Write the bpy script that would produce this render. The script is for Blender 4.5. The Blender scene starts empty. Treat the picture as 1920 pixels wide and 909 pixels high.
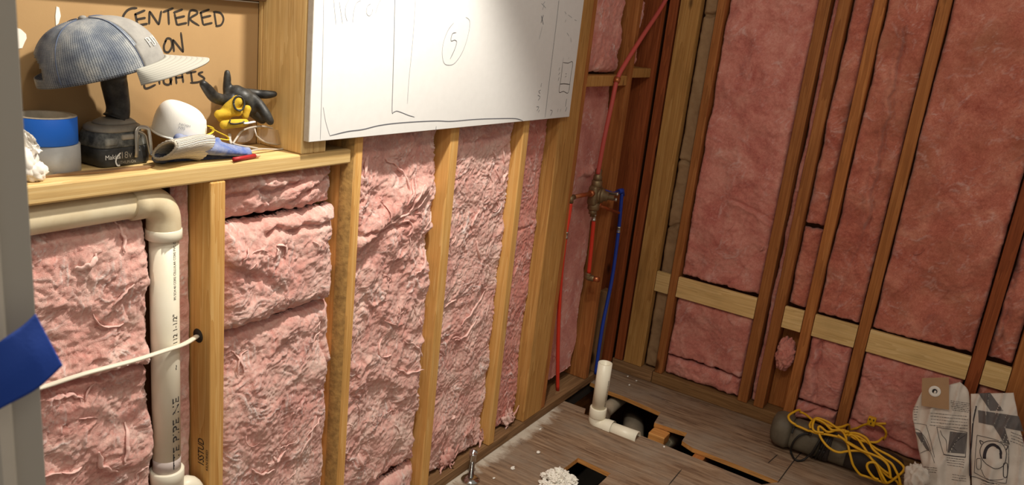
import bpy, bmesh, math, random
import numpy as np
from mathutils import Vector

# ------------------------------------------------------------------ camera, light, exposure
SC = bpy.context.scene
COL = SC.collection
CAM_H = 1.565                      # eye height above the subfloor
FPX = 1491.327                     # focal length for a 1920 px wide picture
R = np.array([[0.53781627, -0.83620884, 0.10727736],      # rows: right, down, forward in world axes
              [-0.17692883, -0.23636461, -0.95542031],
              [0.82428748, 0.49486013, -0.27507018]])
cam_d = bpy.data.cameras.new('camera')
cam = bpy.data.objects.new('camera', cam_d)
COL.objects.link(cam)
from mathutils import Matrix
cam.matrix_world = Matrix(((R[0, 0], -R[1, 0], -R[2, 0], 0), (R[0, 1], -R[1, 1], -R[2, 1], 0),
                           (R[0, 2], -R[1, 2], -R[2, 2], CAM_H), (0, 0, 0, 1)))
cam_d.sensor_width = 36.0
cam_d.lens = FPX / 1920 * 36.0
cam_d.clip_start = 0.05
cam_d.dof.use_dof = True
cam_d.dof.focus_distance = 1.9
cam_d.dof.aperture_fstop = 13.0
SC.camera = cam

world = bpy.data.worlds.new('world')
SC.world = world
world.use_nodes = True
world.node_tree.nodes['Background'].inputs[0].default_value = (1.0, 0.90, 0.79, 1)
world.node_tree.nodes['Background'].inputs[1].default_value = 0.26


def lamp(name, kind, loc, power, color, size, target=None, angle=None, blend=0.3):
    d = bpy.data.lights.new(name, kind)
    d.energy = power
    d.color = color
    d.shadow_soft_size = size
    if kind == 'SPOT':
        d.spot_size = math.radians(angle)
        d.spot_blend = blend
    o = bpy.data.objects.new(name, d)
    COL.objects.link(o)
    o.location = loc
    if target is not None:
        o.rotation_euler = (Vector(target) - Vector(loc)).to_track_quat('-Z', 'Y').to_euler()
    return o


WARM = (1.0, 0.93, 0.82)
lamp('vanity_lamp', 'SPOT', (1.40, 0.84, 2.32), 92, WARM, 0.035, (0.95, 1.12, 0.5), 114, 0.40)
lamp('vanity_lamp', 'POINT', (0.72, 0.80, 2.30), 12, WARM, 0.04)
lamp('overhead_fill', 'POINT', (0.95, 0.15, 2.42), 24, (1.0, 0.88, 0.72), 0.12)  # added overhead fill light, no fixture behind it
lamp('bounce_fill', 'POINT', (0.20, -0.45, 2.20), 5, WARM, 0.20)  # added soft fill behind the camera, stands in for room bounce
SC.view_settings.view_transform = 'Standard'
SC.view_settings.look = 'None'
SC.view_settings.gamma = 1.0
SC.view_settings.use_curve_mapping = False
SC.view_settings.exposure = 0.12


# ------------------------------------------------------------------ measuring: photo point -> point on a real plane
def ray(px, py):
    return R.T @ np.array([(px - 960) / FPX, (py - 454.5) / FPX, 1.0])


def PA(px, py, Y=1.34):            # on a plane parallel to the left wall
    d = ray(px, py); p = d * (Y / d[1]); return np.array([p[0], p[1], p[2] + CAM_H])


def PB(px, py, X=3.27):            # on a plane parallel to the right wall
    d = ray(px, py); p = d * (X / d[0]); return np.array([p[0], p[1], p[2] + CAM_H])


def PF(px, py, z=0.0):             # on a level plane
    d = ray(px, py); p = d * ((z - CAM_H) / d[2]); return np.array([p[0], p[1], p[2] + CAM_H])


# ------------------------------------------------------------------ materials
def new_mat(name):
    m = bpy.data.materials.new(name)
    m.use_nodes = True
    nt = m.node_tree
    b = nt.nodes['Principled BSDF']
    return m, nt, b


def lin(r, g, b):
    f = lambda c: (c / 255 / 12.92) if c / 255 <= 0.04045 else ((c / 255 + 0.055) / 1.055) ** 2.4
    return (f(r), f(g), f(b), 1.0)


def N(nt, t, **kw):
    n = nt.nodes.new(t)
    for k, v in kw.items():
        if k.startswith('i_'):
            n.inputs[int(k[2:]) if k[2:].isdigit() else k[2:].replace('_', ' ')].default_value = v
        else:
            setattr(n, k, v)
    return n


def ramp(nt, fac, stops):
    r = nt.nodes.new('ShaderNodeValToRGB')
    els = r.color_ramp.elements
    while len(els) < len(stops):
        els.new(0.5)
    for e, (p, c) in zip(els, stops):
        e.position = p
        e.color = c
    nt.links.new(fac, r.inputs[0])
    return r


def mixc(nt, fac, a, b, mode='MIX'):
    n = nt.nodes.new('ShaderNodeMix')
    n.data_type = 'RGBA'
    n.blend_type = mode
    for s, v in ((0, fac), (6, a), (7, b)):
        if hasattr(v, 'links'):
            nt.links.new(v, n.inputs[s])
        else:
            n.inputs[s].default_value = v
    return n.outputs[2]


def coords(nt, scale=(1, 1, 1), rand=True):
    tc = nt.nodes.new('ShaderNodeTexCoord')
    mp = nt.nodes.new('ShaderNodeMapping')
    mp.inputs['Scale'].default_value = scale
    if rand:
        oi = nt.nodes.new('ShaderNodeObjectInfo')
        mu = N(nt, 'ShaderNodeVectorMath', operation='SCALE')
        cb = nt.nodes.new('ShaderNodeCombineXYZ')
        nt.links.new(oi.outputs['Random'], cb.inputs[0])
        nt.links.new(oi.outputs['Random'], cb.inputs[1])
        nt.links.new(oi.outputs['Random'], cb.inputs[2])
        nt.links.new(cb.outputs[0], mu.inputs[0])
        mu.inputs['Scale'].default_value = 37.0
        ad = N(nt, 'ShaderNodeVectorMath', operation='ADD')
        nt.links.new(tc.outputs['Object'], ad.inputs[0])
        nt.links.new(mu.outputs[0], ad.inputs[1])
        nt.links.new(ad.outputs[0], mp.inputs[0])
    else:
        nt.links.new(tc.outputs['Object'], mp.inputs[0])
    return mp.outputs[0]


def bump(nt, b, h, strength=0.3, dist=0.002):
    n = nt.nodes.new('ShaderNodeBump')
    n.inputs['Strength'].default_value = strength
    n.inputs['Distance'].default_value = dist
    nt.links.new(h, n.inputs['Height'])
    nt.links.new(n.outputs[0], b.inputs['Normal'])
    return n


def wood(name, dark, mid, light, axis='Z', rough=0.7, dirt=0.25, knots=True):
    m, nt, b = new_mat(name)
    ai = 'XYZ'.index(axis)

    def sc(al, ac):
        s = [ac, ac, ac]; s[ai] = al; return tuple(s)
    n1 = N(nt, 'ShaderNodeTexNoise', i_Scale=1.0, i_Detail=3.0, i_Distortion=0.4)
    nt.links.new(coords(nt, sc(1.2, 26)), n1.inputs['Vector'])
    wv = N(nt, 'ShaderNodeTexNoise', i_Scale=1.0, i_Detail=5.0, i_Roughness=0.65)
    nt.links.new(coords(nt, sc(5.0, 210)), wv.inputs['Vector'])
    n3 = N(nt, 'ShaderNodeTexNoise', i_Scale=1.0, i_Detail=4.0, i_Roughness=0.6)
    nt.links.new(coords(nt, sc(5, 16)), n3.inputs['Vector'])
    ring = N(nt, 'ShaderNodeMath', operation='MULTIPLY', i_1=7.0)
    nt.links.new(n1.outputs[0], ring.inputs[0])
    fr = N(nt, 'ShaderNodeMath', operation='FRACT')
    nt.links.new(ring.outputs[0], fr.inputs[0])
    ad = N(nt, 'ShaderNodeMath', operation='MULTIPLY_ADD', i_1=0.28)
    nt.links.new(fr.outputs[0], ad.inputs[0])
    m2 = N(nt, 'ShaderNodeMath', operation='MULTIPLY', i_1=0.74)
    nt.links.new(wv.outputs[0], m2.inputs[0])
    nt.links.new(m2.outputs[0], ad.inputs[2])
    col = ramp(nt, ad.outputs[0], [(0.18, light), (0.48, mid), (0.85, dark)]).outputs[0]
    if knots:
        vo = N(nt, 'ShaderNodeTexVoronoi', i_Scale=1.0)
        nt.links.new(coords(nt, sc(3.4, 9.0)), vo.inputs['Vector'])
        k = ramp(nt, vo.outputs['Distance'], [(0.0, (1, 1, 1, 1)), (0.07, (0.85, 0.85, 0.85, 1)), (0.13, (0, 0, 0, 1))])
        dk = tuple(c * 0.30 for c in dark[:3]) + (1,)
        col = mixc(nt, k.outputs[0], col, dk)
    dr = ramp(nt, n3.outputs[0], [(0.50, (0, 0, 0, 1)), (0.78, (dirt, dirt, dirt, 1))])
    col = mixc(nt, dr.outputs[0], col, tuple(c * 0.35 for c in mid[:3]) + (1,))
    oi = nt.nodes.new('ShaderNodeObjectInfo')
    hs = nt.nodes.new('ShaderNodeHueSaturation')
    mr = N(nt, 'ShaderNodeMapRange', i_3=0.84, i_4=1.12)
    nt.links.new(oi.outputs['Random'], mr.inputs[0])
    nt.links.new(mr.outputs[0], hs.inputs['Value'])
    nt.links.new(col, hs.inputs['Color'])
    nt.links.new(hs.outputs[0], b.inputs['Base Color'])
    b.inputs['Roughness'].default_value = rough
    b.inputs['Specular IOR Level'].default_value = 0.25
    bump(nt, b, wv.outputs[0], 0.35, 0.0012)
    return m


def plain(name, c, rough=0.5, metal=0.0, var=0.0, vscale=30.0, c2=None, bmp=0.0, bscale=200.0, trans=0.0, ior=1.45, alpha=1.0, spec=0.4, coat=0.0):
    m, nt, b = new_mat(name)
    b.inputs['Base Color'].default_value = c
    b.inputs['Roughness'].default_value = rough
    b.inputs['Metallic'].default_value = metal
    b.inputs['Specular IOR Level'].default_value = spec
    if trans:
        b.inputs['Transmission Weight'].default_value = trans
        b.inputs['IOR'].default_value = ior
    if alpha < 1:
        b.inputs['Alpha'].default_value = alpha
    if coat:
        b.inputs['Coat Weight'].default_value = coat
    v = coords(nt)
    if var > 0:
        n = N(nt, 'ShaderNodeTexNoise', i_Scale=vscale, i_Detail=5.0, i_Roughness=0.65)
        nt.links.new(v, n.inputs['Vector'])
        c2 = c2 or tuple(x * 0.5 for x in c[:3]) + (1,)
        r = ramp(nt, n.outputs[0], [(0.38, (0, 0, 0, 1)), (0.72, (var, var, var, 1))])
        nt.links.new(mixc(nt, r.outputs[0], c, c2), b.inputs['Base Color'])
    if bmp > 0:
        n2 = N(nt, 'ShaderNodeTexNoise', i_Scale=bscale, i_Detail=4.0)
        nt.links.new(v, n2.inputs['Vector'])
        bump(nt, b, n2.outputs[0], bmp, 0.001)
    return m


def fiber(name, light, mid, deep, brown=0.0, streak=1.0):
    m, nt, b = new_mat(name)
    v = coords(nt)
    n1 = N(nt, 'ShaderNodeTexNoise', i_Scale=9.0, i_Detail=6.0, i_Roughness=0.62, i_Distortion=0.7)
    nt.links.new(v, n1.inputs['Vector'])
    n2 = N(nt, 'ShaderNodeTexNoise', i_Scale=60.0, i_Detail=8.0, i_Roughness=0.72, i_Distortion=2.2)
    nt.links.new(v, n2.inputs['Vector'])
    n4 = N(nt, 'ShaderNodeTexNoise', i_Scale=260.0, i_Detail=4.0, i_Roughness=0.7, i_Distortion=1.5)
    nt.links.new(v, n4.inputs['Vector'])
    a = N(nt, 'ShaderNodeMath', operation='MULTIPLY_ADD', i_1=0.45)
    nt.links.new(n2.outputs[0], a.inputs[0])
    c_ = N(nt, 'ShaderNodeMath', operation='MULTIPLY', i_1=0.55)
    nt.links.new(n1.outputs[0], c_.inputs[0])
    nt.links.new(c_.outputs[0], a.inputs[2])
    col = ramp(nt, a.outputs[0], [(0.36, deep), (0.50, mid), (0.64, light)]).outputs[0]
    if brown:
        n3 = N(nt, 'ShaderNodeTexNoise', i_Scale=5.0, i_Detail=5.0, i_Roughness=0.6)
        nt.links.new(v, n3.inputs['Vector'])
        r3 = ramp(nt, n3.outputs[0], [(0.48, (0, 0, 0, 1)), (0.70, (brown, brown, brown, 1))])
        col = mixc(nt, r3.outputs[0], col, lin(150, 92, 62))
    at = N(nt, 'ShaderNodeAttribute', attribute_name='strand')
    col = mixc(nt, at.outputs['Fac'], col, tuple(0.35 * a + 0.65 for a in light[:3]) + (1,))
    nt.links.new(col, b.inputs['Base Color'])
    b.inputs['Roughness'].default_value = 1.0
    b.inputs['Specular IOR Level'].default_value = 0.05
    b.inputs['Sheen Weight'].default_value = 0.25
    b.inputs['Sheen Roughness'].default_value = 0.6
    h = N(nt, 'ShaderNodeMath', operation='MULTIPLY_ADD', i_1=0.4)
    nt.links.new(n4.outputs[0], h.inputs[0])
    nt.links.new(n2.outputs[0], h.inputs[2])
    bump(nt, b, h.outputs[0], 0.55 * streak, 0.008)
    return m


M = {}
for ax in 'XYZ':
    M['pine' + ax] = wood('fresh_pine_' + ax, lin(198, 142, 72), lin(226, 176, 104), lin(240, 202, 136), ax)
    M['old' + ax] = wood('aged_fir_' + ax, lin(134, 80, 38), lin(174, 110, 58), lin(194, 134, 78), ax, dirt=0.35)
    M['pale' + ax] = wood('pale_board_' + ax, lin(200, 160, 100), lin(226, 192, 130), lin(240, 212, 156), ax, dirt=0.3)
    M['grey' + ax] = wood('dusty_lumber_' + ax, lin(104, 76, 50), lin(140, 106, 72), lin(168, 134, 96), ax, dirt=0.5)
M['plateB'] = wood('dusty_plate', lin(112, 80, 48), lin(152, 114, 72), lin(172, 134, 90), 'Y', dirt=0.4)
M['tan'] = wood('tan_fir', lin(150, 104, 52), lin(188, 140, 78), lin(206, 164, 102), 'Z', dirt=0.4)
M['redfir'] = wood('red_fir', lin(112, 54, 26), lin(150, 78, 40), lin(172, 98, 54), 'Z', dirt=0.3)
M['pinkA'] = fiber('pink_fibre_fluffy', lin(250, 218, 205), lin(236, 183, 171), lin(216, 144, 133))
M['wisp'] = fiber('pale_fibre_wisps', lin(252, 222, 212), lin(242, 198, 188), lin(226, 168, 160), 0.0, 0.5)
M['pinkB'] = fiber('pink_fibre_soft_dim', lin(232, 168, 152), lin(216, 138, 124), lin(190, 102, 92), 0.0, 0.75)  # deeper copy of the fluffy pink, dimmer light of the right side in its colour
M['pinkC'] = fiber('pink_fibre_brown_dim', lin(222, 150, 126), lin(200, 118, 98), lin(168, 86, 70), 0.5, 0.75)  # brown tint, plus the dimmer light of the right wall put into the pink
M['kraft'] = plain('kraft_facing', lin(168, 138, 102), 0.85, var=0.6, vscale=14, c2=lin(128, 100, 70), bmp=0.5, bscale=40)
M['cardboard'] = plain('brown_cardboard', lin(172, 140, 98), 0.85, var=0.35, vscale=6, c2=lin(156, 124, 84), bmp=0.1, bscale=300, spec=0.2)
M['sheathing'] = plain('wall_sheathing', lin(120, 74, 40), 0.9, var=0.5, vscale=8, c2=lin(84, 50, 28))
M['marker'] = plain('black_marker', lin(48, 40, 32), 0.8)
M['pencil'] = plain('pencil_line', lin(158, 160, 164), 0.9)
M['pendark'] = plain('dark_pencil_line', lin(104, 106, 114), 0.9)
M['foam'] = plain('white_board_face', lin(232, 232, 230), 0.75, var=0.08, vscale=40, bmp=0.08, bscale=500, spec=0.2)
M['gyp'] = plain('board_core', lin(205, 200, 190), 0.9, var=0.4, vscale=60, c2=lin(170, 160, 145))
M['pvc'] = plain('white_pvc', lin(242, 236, 216), 0.38, var=0.25, vscale=9, c2=lin(226, 210, 172))
M['pvcdirt'] = plain('dirty_pvc', lin(230, 218, 186), 0.5, var=0.6, vscale=12, c2=lin(200, 174, 132))
M['pvcgrey'] = plain('dusty_pvc', lin(176, 162, 140), 0.7, var=0.6, vscale=14, c2=lin(120, 104, 84))
M['glue'] = plain('purple_primer', lin(196, 182, 176), 0.5)
M['ink'] = plain('print_ink', lin(30, 28, 32), 0.7)
M['cable'] = plain('white_cable_jacket', lin(236, 228, 208), 0.45)
M['red'] = plain('red_pex', lin(222, 62, 42), 0.4, var=0.2, vscale=20, c2=lin(180, 60, 50))
M['reddust'] = plain('dusty_red_pex', lin(196, 82, 74), 0.6, var=0.4, vscale=20, c2=lin(170, 92, 84))
M['blue'] = plain('blue_pex', lin(36, 66, 170), 0.4, var=0.2, vscale=20)
M['brass'] = plain('dull_brass', lin(150, 128, 96), 0.5, 0.75, var=0.6, vscale=50, c2=lin(90, 76, 60))
M['copper'] = plain('copper', lin(206, 128, 84), 0.4, 0.9, var=0.4, vscale=50, c2=lin(140, 92, 70))
M['steel'] = plain('dull_steel', lin(190, 186, 176), 0.35, 0.9)
M['chrome'] = plain('chrome', lin(200, 200, 198), 0.12, 1.0)
M['jamb'] = plain('grey_painted_jamb', lin(186, 180, 168), 0.6, bmp=0.1, bscale=150)
M['bluetape'] = plain('blue_painter_tape', lin(30, 112, 228), 0.6, bmp=0.15, bscale=400)
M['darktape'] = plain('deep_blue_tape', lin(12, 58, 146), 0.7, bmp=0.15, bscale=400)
M['greytape'] = plain('grey_duct_tape', lin(176, 178, 178), 0.45, var=0.35, vscale=25, c2=lin(130, 132, 132))
M['core'] = plain('cardboard_core', lin(222, 214, 196), 0.85, var=0.5, vscale=60, c2=lin(160, 150, 130))
M['paper'] = plain('white_paper', lin(238, 232, 222), 0.85, bmp=0.2, bscale=80)
M['blackp'] = plain('black_plastic', lin(44, 44, 46), 0.42, var=0.4, vscale=40, c2=lin(104, 108, 108))
M['dustp'] = plain('dusty_black_plastic', lin(70, 74, 76), 0.6, var=0.9, vscale=30, c2=lin(168, 170, 164))
M['dustfoot'] = plain('dust_covered_plastic', lin(170, 164, 152), 0.8, var=0.5, vscale=30, c2=lin(116, 114, 108))
M['white'] = plain('white_print', lin(240, 240, 236), 0.7)
M['capgrey'] = plain('grey_cap_fabric', lin(138, 136, 132), 0.95, var=0.4, vscale=30, c2=lin(186, 182, 174), bmp=0.3, bscale=700)
M['mask'] = plain('white_mask', lin(240, 238, 232), 0.9, bmp=0.15, bscale=500)
M['yellow'] = plain('yellow_elastic', lin(228, 196, 50), 0.7)
M['yellowknit'] = plain('yellow_knit', lin(208, 172, 48), 0.9, var=0.5, vscale=45, c2=lin(150, 112, 30), bmp=0.5, bscale=300)
M['rubber'] = plain('black_rubber', lin(30, 30, 30), 0.45, var=0.5, vscale=40, c2=lin(96, 96, 92), bmp=0.2, bscale=200)
M['blueglove'] = plain('blue_dipped_fabric', lin(86, 108, 168), 0.85, var=0.7, vscale=35, c2=lin(182, 184, 190), bmp=0.4, bscale=250)
M['navyglove'] = plain('navy_dipped_fabric', lin(52, 74, 120), 0.8, var=0.6, vscale=45, c2=lin(150, 146, 134), bmp=0.4, bscale=250)
M['lens'] = plain('clear_lens', lin(225, 220, 212), 0.05, trans=0.9, ior=1.2, alpha=0.55)
M['frame'] = plain('clear_frame', lin(205, 196, 184), 0.3, trans=0.3, ior=1.4)
M['redpencil'] = plain('red_pencil_paint', lin(170, 40, 40), 0.5)
M['pencilwood'] = plain('pencil_wood', lin(214, 180, 140), 0.8)
M['toolgrey'] = plain('grey_green_housing', lin(108, 100, 84), 0.6, var=0.6, vscale=16, c2=lin(76, 68, 56))
M['toolblack'] = plain('black_housing', lin(44, 38, 36), 0.55, var=0.5, vscale=20, c2=lin(74, 66, 60))
M['cordblack'] = plain('black_cord', lin(32, 30, 28), 0.55)
M['cordyellow'] = plain('yellow_cord', lin(226, 172, 30), 0.45)
M['bag'] = plain('printed_filter_paper', lin(226, 216, 204), 0.9, var=0.3, vscale=9, c2=lin(196, 180, 166), bmp=0.3, bscale=60)
M['bagprint'] = plain('grey_bag_print', lin(112, 106, 104), 0.9)
M['bagink'] = plain('dark_bag_print', lin(58, 52, 56), 0.9)
M['collar'] = plain('tan_collar_card', lin(176, 140, 104), 0.85, var=0.2, vscale=20)
M['soil'] = plain('crawlspace_soil', lin(46, 38, 30), 1.0, var=0.6, vscale=8)
M['cut'] = wood('fresh_cut_edge', lin(160, 100, 48), lin(206, 146, 80), lin(226, 172, 104), 'Y', dirt=0.2, knots=False)
M['plaster'] = plain('plaster_chunks', lin(240, 236, 226), 0.9, bmp=0.3, bscale=150)


def cap_mesh_mat():
    m, nt, b = new_mat('navy_cap_mesh')
    tc = nt.nodes.new('ShaderNodeTexCoord')
    wv = N(nt, 'ShaderNodeTexWave', i_Scale=55.0, i_Distortion=0.6, i_Detail=1.0)
    wv.bands_direction = 'X'
    nt.links.new(tc.outputs['UV'], wv.inputs['Vector'])
    w2 = N(nt, 'ShaderNodeTexWave', i_Scale=40.0, i_Distortion=0.4)
    w2.bands_direction = 'Y'
    nt.links.new(tc.outputs['UV'], w2.inputs['Vector'])
    n = N(nt, 'ShaderNodeTexNoise', i_Scale=16.0, i_Detail=5.0, i_Roughness=0.6)
    nt.links.new(tc.outputs['Object'], n.inputs['Vector'])
    base = ramp(nt, n.outputs[0], [(0.34, lin(86, 96, 116)), (0.50, lin(134, 142, 152)), (0.66, lin(190, 192, 190))]).outputs[0]
    g = N(nt, 'ShaderNodeMath', operation='MULTIPLY')
    nt.links.new(wv.outputs['Fac'], g.inputs[0])
    nt.links.new(w2.outputs['Fac'], g.inputs[1])
    r = ramp(nt, g.outputs[0], [(0.15, (0, 0, 0, 1)), (0.6, (0.85, 0.85, 0.85, 1))])
    nt.links.new(mixc(nt, r.outputs[0], base, lin(28, 36, 52)), b.inputs['Base Color'])
    b.inputs['Roughness'].default_value = 0.95
    bump(nt, b, g.outputs[0], 0.5, 0.001)
    return m


M['capmesh'] = cap_mesh_mat()
M['navyseam'] = plain('navy_seam', lin(84, 96, 122), 0.95)


def brim_mat():
    m, nt, b = new_mat('grey_stitched_brim')
    tc = nt.nodes.new('ShaderNodeTexCoord')
    wv = N(nt, 'ShaderNodeTexWave', i_Scale=2.6, i_Distortion=0.3)
    wv.bands_direction = 'Y'
    nt.links.new(tc.outputs['UV'], wv.inputs['Vector'])
    r = ramp(nt, wv.outputs['Fac'], [(0.0, lin(150, 148, 140)), (0.10, lin(168, 166, 156)), (1.0, lin(172, 170, 160))])
    nt.links.new(r.outputs[0], b.inputs['Base Color'])
    b.inputs['Roughness'].default_value = 0.95
    bump(nt, b, wv.outputs['Fac'], 0.3, 0.0008)
    return m


M['brim'] = brim_mat()


def knit_mat():
    m, nt, b = new_mat('off_white_rib_knit')
    tc = nt.nodes.new('ShaderNodeTexCoord')
    wv = N(nt, 'ShaderNodeTexWave', i_Scale=16.0, i_Distortion=0.8)
    wv.bands_direction = 'X'
    nt.links.new(tc.outputs['UV'], wv.inputs['Vector'])
    r = ramp(nt, wv.outputs['Fac'], [(0.0, lin(196, 188, 172)), (0.6, lin(240, 236, 226))])
    nt.links.new(r.outputs[0], b.inputs['Base Color'])
    b.inputs['Roughness'].default_value = 0.95
    bump(nt, b, wv.outputs['Fac'], 0.8, 0.003)
    return m


M['knit'] = knit_mat()


def floor_mat():
    m, nt, b = new_mat('worn_plywood_subfloor')
    tc = nt.nodes.new('ShaderNodeTexCoord')
    geo = nt.nodes.new('ShaderNodeNewGeometry')

    def noise(scale, **kw):
        mp = nt.nodes.new('ShaderNodeMapping')
        mp.inputs['Scale'].default_value = scale
        nt.links.new(geo.outputs['Position'], mp.inputs[0])
        n = N(nt, 'ShaderNodeTexNoise', i_Scale=1.0, **kw)
        nt.links.new(mp.outputs[0], n.inputs['Vector'])
        return n.outputs[0]
    g1 = noise((70, 5, 5), i_Detail=7.0, i_Roughness=0.7, i_Distortion=0.4)
    g2 = noise((5, 3.2, 5), i_Detail=5.0, i_Roughness=0.6)
    g3 = noise((24, 7, 5), i_Detail=6.0, i_Roughness=0.75, i_Distortion=0.8)
    col = ramp(nt, g1, [(0.30, lin(84, 62, 48)), (0.47, lin(130, 104, 82)), (0.66, lin(164, 138, 112))]).outputs[0]
    r2 = ramp(nt, g2, [(0.44, (0, 0, 0, 1)), (0.66, (0.75, 0.75, 0.75, 1))])
    col = mixc(nt, r2.outputs[0], col, lin(146, 132, 116))
    r3 = ramp(nt, g3, [(0.60, (0, 0, 0, 1)), (0.68, (0.75, 0.75, 0.75, 1))])
    col = mixc(nt, r3.outputs[0], col, lin(82, 58, 50))
    # pale plaster residue left in a strip along the wall plate
    sx = nt.nodes.new('ShaderNodeSeparateXYZ')
    nt.links.new(geo.outputs['Position'], sx.inputs[0])
    mr = N(nt, 'ShaderNodeMapRange', i_1=1.22, i_2=1.335, i_3=0.0, i_4=1.0)
    nt.links.new(sx.outputs[1], mr.inputs[0])
    mrx = N(nt, 'ShaderNodeMapRange', i_1=2.95, i_2=2.65, i_3=0.0, i_4=1.0)
    nt.links.new(sx.outputs[0], mrx.inputs[0])
    pm = N(nt, 'ShaderNodeMath', operation='MULTIPLY')
    nt.links.new(mr.outputs[0], pm.inputs[0])
    nt.links.new(mrx.outputs[0], pm.inputs[1])
    g4 = noise((22, 11, 5), i_Detail=6.0, i_Roughness=0.7)
    pa = N(nt, 'ShaderNodeMath', operation='MULTIPLY')
    nt.links.new(pm.outputs[0], pa.inputs[0])
    nt.links.new(g4, pa.inputs[1])
    r4 = ramp(nt, pa.outputs[0], [(0.28, (0, 0, 0, 1)), (0.46, (0.85, 0.85, 0.85, 1))])
    col = mixc(nt, r4.outputs[0], col, lin(208, 198, 182))
    nt.links.new(col, b.inputs['Base Color'])
    b.inputs['Roughness'].default_value = 0.85
    b.inputs['Specular IOR Level'].default_value = 0.2
    bump(nt, b, g1, 0.4, 0.002)
    return m


M['floor'] = floor_mat()

# ------------------------------------------------------------------ mesh helpers
WLOC = {}


def link(name, verts, faces, mat, parent=None, smooth=True, uvs=None, origin=None, mats=None, fmat=None):
    v = np.asarray(verts, dtype=float)
    lo, hi = v.min(0), v.max(0)
    o3 = np.array([(lo[0] + hi[0]) / 2, (lo[1] + hi[1]) / 2, lo[2]]) if origin is None else np.array(origin)
    me = bpy.data.meshes.new(name)
    me.from_pydata((v - o3).tolist(), [], [tuple(int(i) for i in f) for f in faces])
    ob = bpy.data.objects.new(name, me)
    COL.objects.link(ob)
    if mats:
        for q in mats:
            me.materials.append(q)
        me.polygons.foreach_set('material_index', fmat)
    else:
        me.materials.append(mat)
    if smooth:
        me.polygons.foreach_set('use_smooth', [True] * len(me.polygons))
    if uvs is not None:
        ul = me.uv_layers.new(name='uv')
        li = np.empty(len(me.loops), dtype=np.int32)
        me.loops.foreach_get('vertex_index', li)
        ul.data.foreach_set('uv', np.asarray(uvs, dtype=np.float32)[li].ravel())
    me.update()
    WLOC[ob.name] = o3
    if parent is not None:
        ob.parent = parent
        ob.location = o3 - WLOC[parent.name]
    else:
        ob.location = o3
    return ob


def tag(o, label, cat=None, group=None, kind=None):
    if label: o['label'] = label
    if cat: o['category'] = cat
    if group: o['group'] = group
    if kind: o['kind'] = kind
    return o


def thing(name, label, cat, loc, group=None):
    o = bpy.data.objects.new(name, None)
    o.empty_display_size = 0.05
    COL.objects.link(o)
    o.location = [float(c) for c in loc]
    WLOC[o.name] = np.array(loc, dtype=float)
    return tag(o, label, cat, group)


def struct(o):
    o['kind'] = 'structure'
    return o


class MB:
    def __init__(s):
        s.v = []; s.f = []

    def add(s, v, f):
        b = len(s.v)
        s.v.extend([list(map(float, p)) for p in v])
        s.f.extend([tuple(b + i for i in q) for q in f])
        return s

    def build(s, name, mat, parent=None, smooth=True, **kw):
        return link(name, s.v, s.f, mat, parent, smooth, **kw)


def bm_box(x0, x1, y0, y1, z0, z1, bev=0.003, seg=2, cuts=0, axis=2):
    bm = bmesh.new()
    bmesh.ops.create_cube(bm, size=1.0)
    for v in bm.verts:
        v.co = ((x0 + x1) / 2 + v.co.x * (x1 - x0), (y0 + y1) / 2 + v.co.y * (y1 - y0), (z0 + z1) / 2 + v.co.z * (z1 - z0))
    if bev > 0:
        bmesh.ops.bevel(bm, geom=bm.edges[:], offset=bev, segments=seg, affect='EDGES', profile=0.5)
    v = [tuple(q.co) for q in bm.verts]
    bm.verts.index_update()
    f = [[q.index for q in p.verts] for p in bm.faces]
    bm.free()
    return v, f


def box(name, x0, x1, y0, y1, z0, z1, mat, parent=None, bev=0.003, smooth=False):
    v, f = bm_box(x0, x1, y0, y1, z0, z1, bev)
    return link(name, v, f, mat, parent, smooth)


def frames(P):
    P = np.asarray(P, float)
    T = np.gradient(P, axis=0)
    T /= np.linalg.norm(T, axis=1)[:, None] + 1e-12
    n = np.cross(T[0], [0, 0, 1.0])
    if np.linalg.norm(n) < 1e-3: n = np.cross(T[0], [0, 1.0, 0])
    n /= np.linalg.norm(n)
    Ns = [n]
    for i in range(1, len(P)):
        n = Ns[-1] - T[i] * (Ns[-1] @ T[i])
        n /= np.linalg.norm(n) + 1e-12
        Ns.append(n)
    Ns = np.array(Ns)
    return T, Ns, np.cross(T, Ns)


def tube(P, r, seg=12, caps=True, flat=1.0, hollow=None):
    P = np.asarray(P, float)
    T, A, B = frames(P)
    r = np.broadcast_to(np.asarray(r, float), (len(P),))
    th = np.linspace(0, 2 * math.pi, seg, endpoint=False)
    v = []
    for i in range(len(P)):
        for t in th:
            v.append(P[i] + A[i] * math.cos(t) * r[i] + B[i] * math.sin(t) * r[i] * flat)
    f = []
    for i in range(len(P) - 1):
        for j in range(seg):
            k = (j + 1) % seg
            f.append((i * seg + j, i * seg + k, (i + 1) * seg + k, (i + 1) * seg + j))
    if caps:
        f.append(tuple(range(seg))[::-1])
        f.append(tuple((len(P) - 1) * seg + j for j in range(seg)))
    return v, f


def pipe_shell(P, r, wall=0.004, seg=28):
    """an open pipe: outer and inner skin joined by rims at both ends"""
    v1, f1 = tube(P, r, seg, caps=False)
    v2, f2 = tube(P, r - wall, seg, caps=False)
    b = len(v1); n = len(P)
    f = f1 + [tuple(b + i for i in q[::-1]) for q in f2]
    for e in (0, n - 1):
        for j in range(seg):
            k = (j + 1) % seg
            q = (e * seg + j, e * seg + k, b + e * seg + k, b + e * seg + j)
            f.append(q[::-1] if e == 0 else q)
    return v1 + v2, f


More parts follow.
